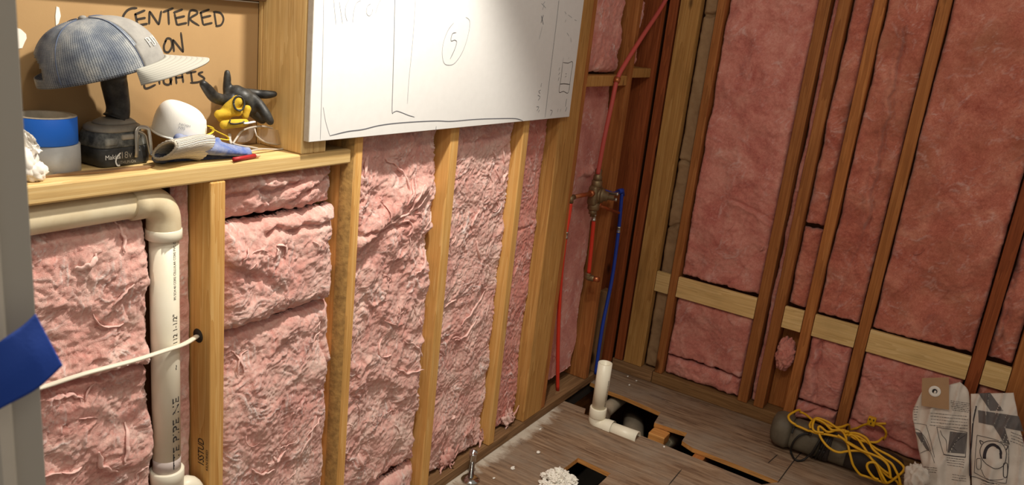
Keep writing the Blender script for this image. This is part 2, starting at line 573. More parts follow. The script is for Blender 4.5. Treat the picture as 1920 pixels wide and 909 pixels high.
def smooth(pts, n=8, closed=False):
    p = np.asarray(pts, float)
    if len(p) < 3: return np.array([p[0] + (p[-1] - p[0]) * t for t in np.linspace(0, 1, n + 1)])
    out = []
    m = len(p)
    rng = m if closed else m - 1
    for i in range(rng):
        if closed:
            a, b, c, d = p[(i - 1) % m], p[i], p[(i + 1) % m], p[(i + 2) % m]
        else:
            a, b, c, d = p[max(i - 1, 0)], p[i], p[i + 1], p[min(i + 2, m - 1)]
        for t in np.linspace(0, 1, n, endpoint=False):
            out.append(0.5 * ((2 * b) + (c - a) * t + (2 * a - 5 * b + 4 * c - d) * t * t + (3 * b - a - 3 * c + d) * t ** 3))
    out.append(p[0] if closed else p[-1])
    return np.array(out)


def lathe(profile, origin, axis, seg=32, caps=True):
    """profile: list of (radius, distance along axis)"""
    a = np.asarray(axis, float); a /= np.linalg.norm(a)
    n = np.cross(a, [0, 0, 1.0])
    if np.linalg.norm(n) < 1e-3: n = np.array([1.0, 0, 0])
    n /= np.linalg.norm(n)
    b = np.cross(a, n)
    v = []
    for rr, h in profile:
        for j in range(seg):
            t = 2 * math.pi * j / seg
            v.append(np.asarray(origin) + a * h + (n * math.cos(t) + b * math.sin(t)) * rr)
    f = []
    for i in range(len(profile) - 1):
        for j in range(seg):
            k = (j + 1) % seg
            f.append((i * seg + j, (i + 1) * seg + j, (i + 1) * seg + k, i * seg + k))
    if caps:
        f.append(tuple(range(seg)))
        f.append(tuple((len(profile) - 1) * seg + j for j in range(seg))[::-1])
    return v, f


def grid_faces(nu, nv, wrap=False):
    f = []
    for i in range(nu - 1):
        for j in range(nv - 1 if not wrap else nv):
            k = (j + 1) % nv
            f.append((i * nv + j, (i + 1) * nv + j, (i + 1) * nv + k, i * nv + k))
    return f


def ribbon(P, w, nrm, taper=True):
    P = np.asarray(P, float)
    T = np.gradient(P, axis=0)
    nr = np.broadcast_to(np.asarray(nrm, float), P.shape)
    S = np.cross(T, nr)
    S /= np.linalg.norm(S, axis=1)[:, None] + 1e-12
    n = len(P)
    ww = np.full(n, w / 2)
    if taper:
        ww = ww * np.clip(0.45 + np.minimum(np.arange(n), np.arange(n)[::-1]) / max(n * 0.12, 1), 0, 1)
    v = list(P + S * ww[:, None]) + list(P - S * ww[:, None])
    return v, [(i, i + 1, n + i + 1, n + i) for i in range(n - 1)]


def text2d(body, size):
    cu = bpy.data.curves.new('lettering_curve', 'FONT')
    cu.body = body
    cu.size = size
    cu.resolution_u = 4
    o = bpy.data.objects.new('lettering_curve', cu)
    COL.objects.link(o)
    dg = bpy.context.evaluated_depsgraph_get()
    me = bpy.data.meshes.new_from_object(o.evaluated_get(dg))
    v = np.array([tuple(q.co) for q in me.vertices])
    f = [tuple(p.vertices) for p in me.polygons]
    bpy.data.objects.remove(o)
    bpy.data.curves.remove(cu)
    bpy.data.meshes.remove(me)
    return v, f


def text_on(name, body, size, org, ex, ey, mat, parent, lift=0.0006, squash=1.0):
    v, f = text2d(body, size)
    ex = np.asarray(ex, float); ex /= np.linalg.norm(ex)
    ey = np.asarray(ey, float); ey /= np.linalg.norm(ey)
    n = np.cross(ex, ey)
    P = [np.asarray(org) + ex * q[0] * squash + ey * q[1] + n * lift for q in v]
    return link(name, P, f, mat, parent, False)


# ------------------------------------------------------------------ noise
class Noise:
    def __init__(s, seed):
        rg = np.random.RandomState(seed)
        s.p = np.concatenate([rg.permutation(512)] * 2)
        a = rg.rand(512) * 2 * math.pi
        s.g = np.stack([np.cos(a), np.sin(a)], 1)

    def __call__(s, x, y):
        x = np.asarray(x, float); y = np.asarray(y, float)
        xi = np.floor(x).astype(int); yi = np.floor(y).astype(int)
        xf = x - xi; yf = y - yi
        u = xf ** 3 * (xf * (xf * 6 - 15) + 10); w = yf ** 3 * (yf * (yf * 6 - 15) + 10)

        def gr(a, b):
            h = s.p[(s.p[(xi + a) & 511] + yi + b) & 511]
            g = s.g[h]
            return g[..., 0] * (xf - a) + g[..., 1] * (yf - b)
        n0 = gr(0, 0) * (1 - u) + gr(1, 0) * u
        n1 = gr(0, 1) * (1 - u) + gr(1, 1) * u
        return (n0 * (1 - w) + n1 * w) * 1.5

    def fbm(s, x, y, o=4, k=0.5):
        t = 0; a = 1.0
        for i in range(o):
            t = t + a * s(x + 17.3 * i, y - 9.1 * i); x = x * 2.03; y = y * 2.03; a *= k
        return t


# ------------------------------------------------------------------ insulation batts
def batt(name, wall, u0, u1, z0, z1, recess, mat, label, seed, step=0.005, big=0.012, mid=0.008, ridge=0.008, fine=0.0025,
         creases=(), rag=0.004, rr=0.022, back=0.07, strands=0, bulge=0.0, ragr=0.0, group=None, comb=None, flow=0.0, ropes=()):
    """a fibreglass batt: lumpy front, rounded torn edges, closed sides and back.
    wall A fills along X and grows towards -Y, wall B fills along Y and grows towards -X."""
    ns = Noise(seed)
    comb = comb if comb is not None else (0.0017 if wall == 'A' else 0.0009)
    strands = int(strands * 0.22)
    W, Hh = u1 - u0, z1 - z0
    nu = max(6, int(W / step)); nz = max(6, int(Hh / step))
    U, Z = np.meshgrid(np.linspace(0, 1, nu), np.linspace(0, 1, nz), indexing='ij')
    zz = z0 + Z * Hh
    left = u0 + rag * (0.5 + 0.5 * np.abs(ns.fbm(zz / 0.03, zz * 0 + 3.7, 3)))
    right = u1 - (rag + ragr) * np.clip(0.55 + 0.9 * ns.fbm(zz / 0.16, zz * 0 + 8.2, 2) + 0.22 * ns.fbm(zz / 0.03, zz * 0 + 2.2, 3), 0.05, 1.6)
    uu = left + U * (right - left)
    bot = z0 + rag * 2 * np.abs(ns.fbm(uu / 0.05, uu * 0 + 1.3, 3))
    top = z1 - rag * 2 * np.abs(ns.fbm(uu / 0.05, uu * 0 + 5.3, 3))
    zz = bot + Z * (top - bot)
    wx = uu + 0.022 * ns(uu / 0.12, zz / 0.12 + 31) + 0.006 * ns(uu / 0.035 + 7, zz / 0.035)
    wz = zz + 0.022 * ns(uu / 0.12 + 57, zz / 0.12) + 0.006 * ns(uu / 0.035, zz / 0.035 + 77)
    h = 1.25 * big * ns.fbm(uu / 0.17 + 3, zz / 0.22, 2)
    h = h + 0.75 * mid * ns.fbm(wx / 0.085 + 11, wz / 0.085, 3)
    q = 1 - np.abs(ns(wx / 0.065 + flow * wz / 0.065, wz / (0.065 * (1 + abs(flow))) + 5)) * 1.8
    q2 = 1 - np.abs(ns(wx / 0.030 + flow * wz / 0.030 + 40, wz / 0.042 + 9)) * 1.8
    mask = np.clip(0.5 + ns.fbm(uu / 0.12 + 70, zz / 0.12, 2), 0, 1)
    h = h + ridge * (np.clip(q, 0, 1) ** 1.5 * 0.55 + np.clip(q2, 0, 1) ** 1.5 * 0.28) * mask
    h = h + fine * ns.fbm(wx / 0.012, wz / 0.012, 3)
    # combed fibres: white noise smeared along a swirling direction field
    nl = Noise(seed + 500)
    rs = np.random.RandomState(seed)
    wn = rs.rand(nu, nz)
    ang = 2.6 * nl(uu / 0.16, zz / 0.16) + 1.6 * nl(uu / 0.05 + 9, zz / 0.05) + 1.9
    du, dz = np.cos(ang), np.sin(ang)
    ii, jj = np.meshgrid(np.arange(nu, dtype=float), np.arange(nz, dtype=float), indexing='ij')
    acc = wn.copy()
    for sg_ in (1, -1):
        pi_, pj_ = ii.copy(), jj.copy()
        for t_ in range(9):
            a_ = np.clip(np.rint(pi_), 0, nu - 1).astype(int); b_ = np.clip(np.rint(pj_), 0, nz - 1).astype(int)
            pi_ += sg_ * du[a_, b_]; pj_ += sg_ * dz[a_, b_]
            a_ = np.clip(np.rint(pi_), 0, nu - 1).astype(int); b_ = np.clip(np.rint(pj_), 0, nz - 1).astype(int)
            acc += wn[a_, b_]
    acc = (acc - acc.mean()) / acc.std()
    sm_ = np.clip(0.45 + 0.9 * nl.fbm(uu / 0.09 + 4, zz / 0.11, 3), 0, 1)
    h = h + comb * acc * (0.35 + 0.65 * sm_)
    strand = np.clip(acc - 0.55, 0, 1.4) * sm_ * 0.55
    for (ua, za, ub, zb, wdt, dep, lip) in creases:
        L = np.array([ub - ua, zb - za]); ll = np.hypot(*L)
        wob = 0.010 * ns.fbm(uu / 0.06, zz / 0.06 + 21, 3)
        t = ((uu - ua) * L[0] + (zz - za) * L[1]) / ll ** 2
        dist = ((uu - ua) * (-L[1]) + (zz - za) * L[0]) / ll + wob
        along = np.clip(1 - np.maximum(np.maximum(-t, t - 1), 0) * ll / 0.03, 0, 1)
        h = h - dep * np.exp(-(dist / wdt) ** 2) * along
        h = h + lip * np.exp(-((dist - 3.0 * wdt) / (2.6 * wdt)) ** 2) * along
    if wall == 'B': h = h + 0.7 * big * ns.fbm(uu / 0.13 + 33, zz / 0.17, 2)
    h = h + bulge * np.sin(math.pi * np.clip(U, 0, 1)) ** 0.7 * np.sin(math.pi * np.clip(Z, 0, 1)) ** 0.35
    rr = min(rr, W * 0.4)
    e = np.minimum(np.minimum(uu - left, right - uu), np.minimum(zz - bot, top - zz) * 1.0)
    tt = np.clip(e / rr, 0, 1)
    fall = 1 - np.sqrt(np.clip(1 - (1 - tt) ** 2, 0, 1))
    depth = recess - h + fall * rr * 1.05
    depth = np.minimum(depth, back - 0.004)
    if wall == 'A':
        F = np.stack([uu, 1.34 + depth, zz], -1)
    else:
        F = np.stack([3.27 + depth, uu, zz], -1)
    F = F.reshape(-1, 3)
    faces = grid_faces(nu, nz)
    if wall == 'B':
        faces = [q_[::-1] for q_ in faces]
    rim = [i * nz for i in range(nu)] + [(nu - 1) * nz + j for j in range(1, nz)] + [i * nz + nz - 1 for i in range(nu - 2, -1, -1)] + [j for j in range(nz - 2, 0, -1)]
    Bk = F[rim].copy()
    if wall == 'A': Bk[:, 1] = 1.34 + back
    else: Bk[:, 0] = 3.27 + back
    b0 = len(F); n = len(rim)
    V = np.concatenate([F, Bk])
    for i in range(n):
        k = (i + 1) % n
        faces.append((rim[i], rim[k], b0 + k, b0 + i))
    faces.append(tuple(b0 + i for i in range(n)))
    V = V.tolist()
    nbase = len(faces)
    # loose wisps of fibre lying on the face
    rg = random.Random(seed * 7 + 1)
    for s in range(strands):
        i = rg.randrange(int(nu * .06), int(nu * .94)); j = rg.randrange(int(nz * .04), int(nz * .96))
        L = rg.uniform(0.025, 0.095); a = rg.uniform(0, 6.28) if rg.random() < .4 else rg.gauss(1.9, .5)
        cur = rg.gauss(0, 26); k = 9
        pu, pz = uu[i, j], zz[i, j]
        pts = []
        for t in range(k):
            ii = int(np.clip((pu - u0) / W * (nu - 1), 0, nu - 1)); jj = int(np.clip((pz - z0) / Hh * (nz - 1), 0, nz - 1))
            d_ = depth[ii, jj] - 0.0005 - 0.005 * math.sin(math.pi * t / (k - 1)) * rg.uniform(.5, 1)
            if u0 + 0.012 < pu < u1 - 0.012 - ragr and z0 + 0.01 < pz < z1 - 0.01:
                pts.append((pu, 1.34 + d_, pz) if wall == 'A' else (3.27 + d_, pu, pz))
            pu += math.cos(a) * L / k; pz += math.sin(a) * L / k; a += cur * L / k
        if len(pts) > 4:
            w = rg.uniform(0.0014, 0.0044) * rg.choice((.6, 1, 1.3))
            rad = [w * (0.25 + math.sin(math.pi * (t + .4) / len(pts))) * rg.uniform(.7, 1.2) for t in range(len(pts))]
            tv, tf = tube(pts, rad, 6, True, 0.3)
            b = len(V); V.extend([list(p) for p in tv]); faces.extend([tuple(b + x for x in q_) for q_ in tf])
    for rp in ropes:
        pts = []
        for (px, py) in rp:
            p = PA(px, py, 1.36)
            ii = int(np.clip((p[0] - u0) / W * (nu - 1), 1, nu - 2)); jj = int(np.clip((p[2] - z0) / Hh * (nz - 1), 1, nz - 2))
            pts.append((p[0], 1.34 + depth[ii, jj] - 0.003, p[2]))
        P_ = smooth(pts, 8)
        kk = np.arange(len(P_))
        P_ = P_ + np.stack([0.0022 * np.sin(kk * .9 + seed), 0.0015 * np.sin(kk * .7), 0.0022 * np.cos(kk * 1.3)], 1)
        rad = 0.0065 * (0.25 + np.sin(math.pi * (kk + .6) / (len(P_) + .2))) * (0.75 + 0.35 * ns(kk * .35, kk * 0 + .5))
        tv, tf = tube(P_, rad, 10, True, 0.55)
        b = len(V); V.extend([list(p) for p in tv]); faces.extend([tuple(b + x for x in q_) for q_ in tf])
    o = link(name, V, faces, None, mats=[mat, M['wisp'] if wall == 'A' else mat], fmat=[0] * nbase + [1] * (len(faces) - nbase))
    at = o.data.attributes.new('strand', 'FLOAT', 'POINT')
    full = np.zeros(len(V), dtype=np.float32); full[:b0] = strand.ravel() * (1.0 if wall == 'A' else 0.4)
    at.data.foreach_set('value', full)
    tag(o, label, 'insulation', group)
    return o


def cr(p, q, wall='A', w=0.010, d=0.03, lip=0.012):
    """a fold between two photo points on a wall"""
    a = PA(*p, 1.36) if wall == 'A' else PB(*p, 3.28)
    b = PA(*q, 1.36) if wall == 'A' else PB(*q, 3.28)
    i = 0 if wall == 'A' else 1
    return (a[i], a[2], b[i], b[2], w, d, lip)


# ------------------------------------------------------------------ THE SETTING
WT = 0.155                                          # depth of the left wall cavity
struct(box('wall_left', 0.10, 3.45, 1.34 + WT + 0.002, 1.34 + WT + 0.016, -0.30, 2.45, M['sheathing'], bev=0))
struct(box('wall_right', 3.362, 3.376, -0.75, 1.34 + WT, -0.30, 2.45, M['sheathing'], bev=0))


def slab(name, outer, holes, z0, z1, m_top, m_side, parent=None):
    bm = bmesh.new()
    es = []
    for loop in [outer] + list(holes):
        vs = [bm.verts.new((p[0], p[1], z1)) for p in loop]
        for i in range(len(vs)):
            es.append(bm.edges.new((vs[i], vs[(i + 1) % len(vs)])))
    bmesh.ops.triangle_fill(bm, use_beauty=True, use_dissolve=False, edges=es)
    fs = bm.faces[:]
    for f in fs:
        f.normal_update()
        if f.normal.z < 0: f.normal_flip()
    r = bmesh.ops.extrude_face_region(bm, geom=fs)
    for e in r['geom']:
        if isinstance(e, bmesh.types.BMVert): e.co.z = z0
    bmesh.ops.recalc_face_normals(bm, faces=bm.faces[:])
    bm.verts.index_update()
    v = [tuple(q.co) for q in bm.verts]
    f = [[q.index for q in p.verts] for p in bm.faces]
    mi = [0 if abs(p.normal.z) > .5 else 1 for p in bm.faces]
    bm.free()
    return link(name, v, f, None, parent, False, mats=[m_top, m_side], fmat=mi)


near_px = [(1098, 766), (1095, 776), (1118, 783), (1150, 797), (1178, 808), (1201, 816), (1239, 831), (1274, 846), (1320, 864.5), (1428, 908)]
far_px = [(1142, 733), (1170, 743), (1238.6, 773), (1227, 792), (1258, 802), (1288.5, 811.5), (1279, 826), (1299, 839.5), (1328, 850), (1395, 876), (1462, 903)]
near_edge = [(PF(1059, 752)[0], 1.345)] + [tuple(PF(*p)[:2]) for p in near_px]
far_edge = [(3.065, 1.345)] + [tuple(PF(*p)[:2]) for p in far_px]
far_edge.append(near_edge[-1])
print('near', near_edge); print('far', far_edge)
struct(slab('floor', near_edge + [(near_edge[-1][0] + .1, -1.2), (-0.6, -1.2), (-0.6, 1.345)],
            [[(2.19, 0.937), (2.438, 0.937), (2.449, 1.078), (2.19, 1.090)]], -0.019, 0.0, M['floor'], M['cut']))
struct(slab('floor', far_edge + [(near_edge[-1][0] + .1005, -1.2), (3.40, -1.2), (3.40, 1.345)], [], -0.019, -0.0004, M['floor'], M['cut']))
struct(box('floor_ground', -0.8, 3.9, -1.4, 2.0, -0.75, -0.70, M['soil'], bev=0))
for i, (a, b, c, d) in enumerate([(-0.8, -0.75, -1.4, 2.0), (3.85, 3.9, -1.4, 2.0), (-0.8, 3.9, -1.4, -1.35), (-0.8, 3.9, 1.95, 2.0)]):
    struct(box('trim_%d' % (i + 1), a, b, c, d, -0.70, -0.02, M['soil'], bev=0))  # unseen crawlspace sides, added to keep outside light from under the floor
struct(box('floor_rim', 3.40, 3.9, -1.4, 2.0, -0.06, -0.02, M['soil'], bev=0))  # both rims: unseen floor extension closing the crawlspace to outside light
struct(box('floor_rim', -0.8, 3.40, 1.346, 2.0, -0.06, -0.0205, M['soil'], bev=0))

# joints between plywood sheets, knocked-in nail heads and crumbs on the subfloor
sm = MB()
for a, b in [((1278, 880), (1254, 909)), ((1440, 868), (1458, 852))]:
    sm.add(*ribbon(smooth([PF(*a), PF(*b)], 6) + [0, 0, 0.0006], 0.004, (0, 0, 1)))
jl = [PF(1458, 905), PF(1490, 862), PF(1512, 838)]
sm.add(*ribbon(smooth(jl, 6) + [0, 0, 0.0006], 0.004, (0, 0, 1)))
o = sm.build('plywood_joint', M['marker'], None, False)
struct(o)

# joists below
for i, y in enumerate((1.40, 0.930, 0.735, 0.335, -0.07)):
    o = box('floor_joist', 2.0 if y != 0.930 else 2.88, 3.39, y - 0.022, y + 0.022, -0.24, -0.021, M['oldX'])
    tag(o, ['floor joist under the wall plate at the far edge of the opening', 'short joist end between the big opening and the notch',
            'bare joist crossing between the notch and the long slot', 'joist below the middle of the long slot', 'joist below the tool on the floor'][i], 'joist', 'joists under the subfloor')
    struct(o)


# ------------------------------------------------------------------ left wall framing
def lumber(name, x0, x1, y0, y1, z0, z1, mat, label, cat='stud', bev=0.003, group=None, wane=None):
    v, f = bm_box(x0, x1, y0, y1, z0, z1, bev)
    o = link(name, v, f, mat, None, False)
    return tag(o, label, cat, group)


A0 = 1.34
ZT = 2.42
G = 'studs of the left wall'
GB = 'studs of the right wall'
lumber('bottom_plate', 0.2, 3.268, A0, A0 + 0.14, 0.0, 0.038, M['greyX'], 'dusty wooden bottom plate along the floor under the left wall', 'plate')
s1 = thing('wall_stud', 'short stud under the shelf, right of the white drain pipe, drilled for the cable', 'stud', (1.042, A0 + .07, 0.038), G)
box('stud_body', 1.0237, 1.061, A0, A0 + 0.14, 0.039, 1.171, M['pineZ'], s1)
v, f = text2d('1SSTUD', 0.020)
link('lettering', [[1.0231, A0 + 0.020 + q[1] * 1.5, 0.505 + q[0] * 1.0] for q in v], f, M['ink'], s1, False)
v, f = text2d('KILN DRIED', 0.010)
link('lettering', [[1.0231, A0 + 0.006 + q[1], 0.50 + q[0]] for q in v], f, M['ink'], s1, False)
hole = MB().add(*lathe([(0.016, 0), (0.016, 0.0006)], (1.0236, A0 + 0.040, 0.822), (-1, 0, 0), 20))
hole.build('cable_hole', M['marker'], s1)

# stud with a bark-edged (waney) corner
bm_pts = []
prof = [(1.467, A0 + .14), (1.429, A0 + .14), (1.429, A0 + 0.045), (1.4305, A0 + 0.025), (1.436, A0 + 0.010), (1.4455, A0), (1.467, A0)]
zs = np.linspace(0.039, 2.42, 60)
ns_ = Noise(5)
VV = []
for z in zs:
    for i, (x, y) in enumerate(prof):
        w = 0.003 * float(ns_.fbm(z / 0.05, i * 3.1, 3)) if 2 < i < 5 else 0
        VV.append((x + abs(w), y + abs(w), z))
FF = grid_faces(len(zs), len(prof), True) + [tuple(range(7)), tuple((len(zs) - 1) * 7 + i for i in range(7))[::-1]]
s2 = thing('wall_stud', 'stud with a bark-edged corner, touching the right end of the shelf', 'stud', (1.448, A0 + .07, 0.038), G)
link('stud_body', VV, FF, M['pineZ'], s2, False)
bk = []
for z in zs:
    for i, (x, y) in enumerate([(1.4289, A0 + .036), (1.4292, A0 + .028), (1.4325, A0 + 0.014), (1.4400, A0 + 0.003)]):
        w = abs(0.004 * float(ns_.fbm(z / 0.03, i * 2.1 + 9, 3)))
        bk.append((x - 0.0012 + w * .4, y - 0.0012 + w * .4, z))
M['bark'] = plain('bark_edge', lin(196, 156, 92), 0.95, var=0.7, vscale=60, c2=lin(110, 80, 46), bmp=0.8, bscale=120)
link('bark_edge', bk, grid_faces(len(zs), 4), M['bark'], s2)['label'] = 'rough speckled bark edge'

lumber('wall_stud', 1.831, 1.871, A0, A0 + .14, 0.039, ZT, M['pineZ'], 'orange-lit stud in the middle of the left wall, under the middle of the white board', group=G)
lumber('wall_stud', 2.227, 2.262, A0, A0 + .14, 0.039, ZT, M['pineZ'], 'slim stud just left of the thick post, its foot above the floor valve', group=G)
lumber('corner_post', 2.467, 2.606, A0, A0 + .14, 0.039, ZT, M['tan'], 'thick wide timber post under the right end of the white board', 'post')
lumber('wall_stud', 2.608, 2.642, A0 + .004, A0 + .14, 0.039, ZT, M['oldZ'], 'thin stud nailed to the right side of the thick post', group=G)
lumber('wall_stud', 2.992, 3.026, A0, A0 + .14, 0.039, ZT, M['oldZ'], 'dark stud behind the shower valve and the blue pipe', group=G)
lumber('wall_stud', 3.232, 3.268, A0, A0 + .14, 0.039, ZT, M['redfir'], 'last stud of the left wall, in the corner', group=G)
lumber('scrap_stud', 3.095, 3.150, A0 + .002, A0 + .035, 0.039, 0.43, M['greyZ'], 'short grey scrap of stud behind the blue pipe foot and the floor stub', 'stud')
lumber('fire_block', 2.644, 2.990, A0 + .006, A0 + .095, 1.337, 1.376, M['tan'], 'block between the studs above the shower valve, with a copper clip', 'block')
lumber('fire_block', 3.028, 3.230, A0 + .010, A0 + .095, 1.367, 1.405, M['tan'], 'short block in the corner bay, right of the dark stud', 'block')

# niche shelf: a sill plank on the short stud, its right end against the bark-edged stud
lumber('shelf_plank', 0.30, 1.4275, A0, A0 + .15, 1.172, 1.207, M['paleX'], 'pale plank shelf of the wall niche holding tape, tool and gloves', 'shelf', 0.004)
lumber('niche_stud', 1.266, 1.304, A0 + .001, A0 + .138, 1.2075, ZT, M['paleZ'], 'doubled stud, left piece forming the right side of the niche', group=G)
lumber('niche_stud', 1.3055, 1.343, A0 + .001, A0 + .138, 1.2075, ZT, M['paleZ'], 'doubled stud, right piece behind the left edge of the white board', group=G)
lumber('trim_strip', 1.2645, 1.300, A0 + .139, A0 + .1495, 1.2075, ZT, M['paleZ'], 'thin wooden strip at the back edge of the niche side', 'strip', 0.001)
cb = thing('cardboard_panel', 'brown cardboard niche back with black marker writing', 'cardboard', (0.78, 1.492, 1.2075))
box('panel', 0.30, 1.2635, 1.4895, 1.4935, 1.2075, 1.5255, M['cardboard'], cb, bev=0)
edge = box('paper_edge', 0.30, 1.2635, 1.4885, 1.4937, 1.5257, 1.5285, M['white'], cb, bev=0)
lumber('header_board', 0.30, 1.264, 1.462, 1.4935, 1.531, 1.62, M['greyX'], 'grey brown board above the cardboard at the top of the niche', 'board')


def cp(cx, cy, s=2.524):           # crop pixels -> point on the cardboard
    return PA(cx / s, cy / s, 1.4890)


HW = [  # CENTERED
    [(650, 38), (622, 40), (600, 52), (583, 78), (584, 102), (600, 118), (626, 116)],
    [(640, 62), (652, 122)], [(636, 70), (688, 48)], [(648, 92), (690, 84)], [(654, 120), (700, 112)],
    [(706, 116), (708, 52)], [(708, 52), (752, 118)], [(752, 118), (764, 50)],
    [(770, 58), (822, 38)], [(796, 48), (800, 118)],
    [(826, 62), (838, 120)], [(820, 60), (866, 44)], [(832, 86), (876, 76)], [(838, 118), (886, 108)],
    [(892, 122), (898, 56), (924, 50), (934, 64), (900, 90), (944, 122)],
    [(950, 56), (962, 118)], [(944, 62), (992, 44)], [(956, 84), (1000, 74)], [(962, 118), (1006, 108)],
    [(1014, 58), (1024, 122)], [(1008, 56), (1044, 62), (1058, 90), (1046, 118), (1020, 124)],
    # ON
    [(788, 190), (776, 216), (780, 242), (798, 246), (814, 220), (810, 188), (792, 182), (780, 200)],
    [(824, 246), (818, 186)], [(818, 186), (868, 248)], [(868, 248), (856, 152)],
    # LIGHTS
    [(676, 318), (682, 368), (688, 418), (738, 400)], [(748, 330), (756, 400)],
    [(806, 346), (780, 352), (776, 392), (800, 400), (812, 376), (806, 374), (812, 402)],
    [(830, 340), (836, 398)], [(860, 336), (868, 392)], [(832, 368), (866, 364)],
    [(880, 346), (930, 338)], [(904, 342), (910, 388)], [(962, 340), (940, 350), (968, 372), (940, 388), (900, 392)]]
panel_ob = bpy.data.objects['panel']
for w0, w1 in ((0, 25), (25, 29), (29, len(HW))):
    for st in HW[w0:w1]:
        pts = smooth([cp(*p) for p in st], 6 if len(st) > 4 else 8)
        link('marker_stroke', *ribbon(pts, 0.0046, (0, -1, 0)), M['marker'], panel_ob, False)
# torn white paper flakes stuck on the cardboard
def flake(name, pts, lab, Y=1.4885):
    P = [PA(*p, Y) for p in pts]
    n = len(P)
    back_ = [p + np.array([0, 0.0008, 0]) for p in P]
    f = [tuple(range(n))] + [(i, n + i, n + (i + 1) % n, (i + 1) % n) for i in range(n)]
    return link(name, P + back_, f, M['paper'], cb, False)


flake('torn_paper', [(105, 48), (104, 30), (106, 12), (111, 14), (114, 30), (110, 44)], '')
flake('torn_paper', [(30, 52), (38, 54), (43, 58), (49, 64), (50, 72), (46, 80), (42, 90), (30, 92)], '')

# white drawing board hung over the studs
YB = 1.320
wb = thing('white_board', 'large white board over the studs with pencil layout lines and a circled five', 'board', (1.85, 1.33, 1.21))
TB = PA(578, 267, YB)[2]
x_l = PA(579, 267, YB)[0]; x_r = PA(1067.5, 218, YB)[0]
vb = []
nb = Noise(3)
fb = []
bb = bm_box(x_l, x_r, YB, A0 - 0.002, TB, 2.30, 0.0012, 1)
link('board_sheet', bb[0], bb[1], None, wb, False, mats=[M['foam'], M['gyp']], fmat=[0] * len(bb[1]))
me = bpy.data.objects['board_sheet'].data
for p in me.polygons:
    if abs(p.normal.x) > .7 or abs(p.normal.z) > .7: p.material_index = 1


def wp(cx, cy):
    return PA(560 + cx / 3.247, cy / 3.247, YB - 0.0005)


LINES = [
    ([(157, -260), (150, 200), (140, 600), (132, 850)], .0016, 0),
    ([(150, 650), (165, 740), (190, 825)], .0013, 0),
    ([(213, -10), (228, 150)], .0018, 0), ([(248, 10), (268, 145)], .0018, 0),
    ([(312, -10), (290, 30), (284, 80), (296, 130)], .0018, 0), ([(330, 138), (336, 70), (352, 20), (380, 2)], .0018, 0),
    ([(440, 22), (418, 40), (414, 80), (430, 96), (446, 80), (452, 50)], .0018, 0), ([(468, 82), (484, 30), (500, 0), (520, -20)], .0018, 0),
    ([(592, -260), (582, 200), (574, 500), (569, 675), (580, 682), (598, 676), (630, 686), (670, 702), (706, 712)], .0022, 1),
    ([(722, -260), (708, 60), (690, 300), (672, 480), (662, 632)], .0016, 0),
    ([(945, 138), (912, 180), (884, 250), (874, 320), (884, 380), (912, 396), (950, 384), (992, 326), (1022, 250), (1040, 170), (1040, 124), (1018, 104)], .0020, 0),
    ([(960, 198), (936, 206), (928, 248), (950, 244), (962, 256), (950, 300), (922, 360)], .0022, 1),
    ([(1605, -260), (1585, 0), (1535, 420), (1500, 716)], .0022, 1),
    ([(1608, 380), (1640, 384), (1668, 380), (1656, 470), (1642, 562), (1612, 556), (1586, 558), (1598, 470), (1608, 380)], .0022, 2),
    ([(1592, 512), (1616, 510), (1650, 514)], .0028, 2),
    ([(190, 826), (300, 800), (390, 788), (500, 762), (640, 746), (830, 736), (930, 738), (1080, 726), (1200, 722), (1320, 722), (1366, 736)], .0030, 1),
    ([(838, 768), (836, 790)], .0018, 1),
    ([(1490, 90), (1476, 140)], .003, 1), ([(1478, 95), (1490, 150)], .003, 1), ([(1484, 160), (1464, 240)], .0016, 0),
    ([(1500, 10), (1486, 30)], .002, 0), ([(1496, 30), (1484, 60)], .002, 0), ([(1478, 20), (1506, 50)], .0016, 0),
    ([(1480, 505), (1474, 530)], .002, 1), ([(1456, 580), (1470, 590), (1458, 612)], .002, 1), ([(1474, 548), (1462, 556), (1470, 570)], .002, 1),
    ([(1448, 650), (1462, 652), (1450, 676)], .002, 1), ([(1466, 668), (1460, 684)], .002, 1),
    ([(1532, 670), (1544, 676), (1534, 704)], .0022, 1), ([(1580, 662), (1576, 682)], .002, 0), ([(1598, 662), (1592, 680)], .002, 0),
    ([(1632, 600), (1624, 650)], .0026, 1), ([(1634, 650), (1624, 680)], .0026, 1),
    ([(1590, 410), (1584, 430)], .002, 1), ([(1592, 440), (1582, 456)], .002, 1), ([(1586, 470), (1580, 492)], .002, 1),
    ([(1624, 450), (1632, 448)], .002, 1), ([(1622, 470), (1630, 462)], .002, 1), ([(1612, 350), (1608, 380)], .0014, 0),
    ([(1646, 348), (1642, 362)], .0014, 0), ([(1620, 70), (1630, 86)], .0018, 0), ([(1640, 90), (1665, 108)], .0014, 0),
    ([(1628, 118), (1622, 136)], .0018, 0), ([(1634, 200), (1646, 220)], .002, 0), ([(1656, 228), (1660, 258)], .0018, 0), ([(1680, 120), (1692, 126)], .0018, 0)]
PM = [M['pencil'], M['pendark'], M['marker']]
sheet_ob = bpy.data.objects['board_sheet']
for pts, w, kk in LINES:
    link(['pencil_line', 'dark_pencil_line', 'marker_line'][kk], *ribbon(smooth([wp(*p) for p in pts], 8), w * .85, (0, -1, 0)), PM[kk], sheet_ob, False)

# ------------------------------------------------------------------ right wall framing
X0 = 3.27
def bstud(y0, y1, z0, mat, label, x1=None, name='wall_stud', z1=ZT, x0=X0):
    return lumber(name, x0, x1 or X0 + 0.088, y0, y1, z0, z1, mat, label, 'stud', 0.003, GB)


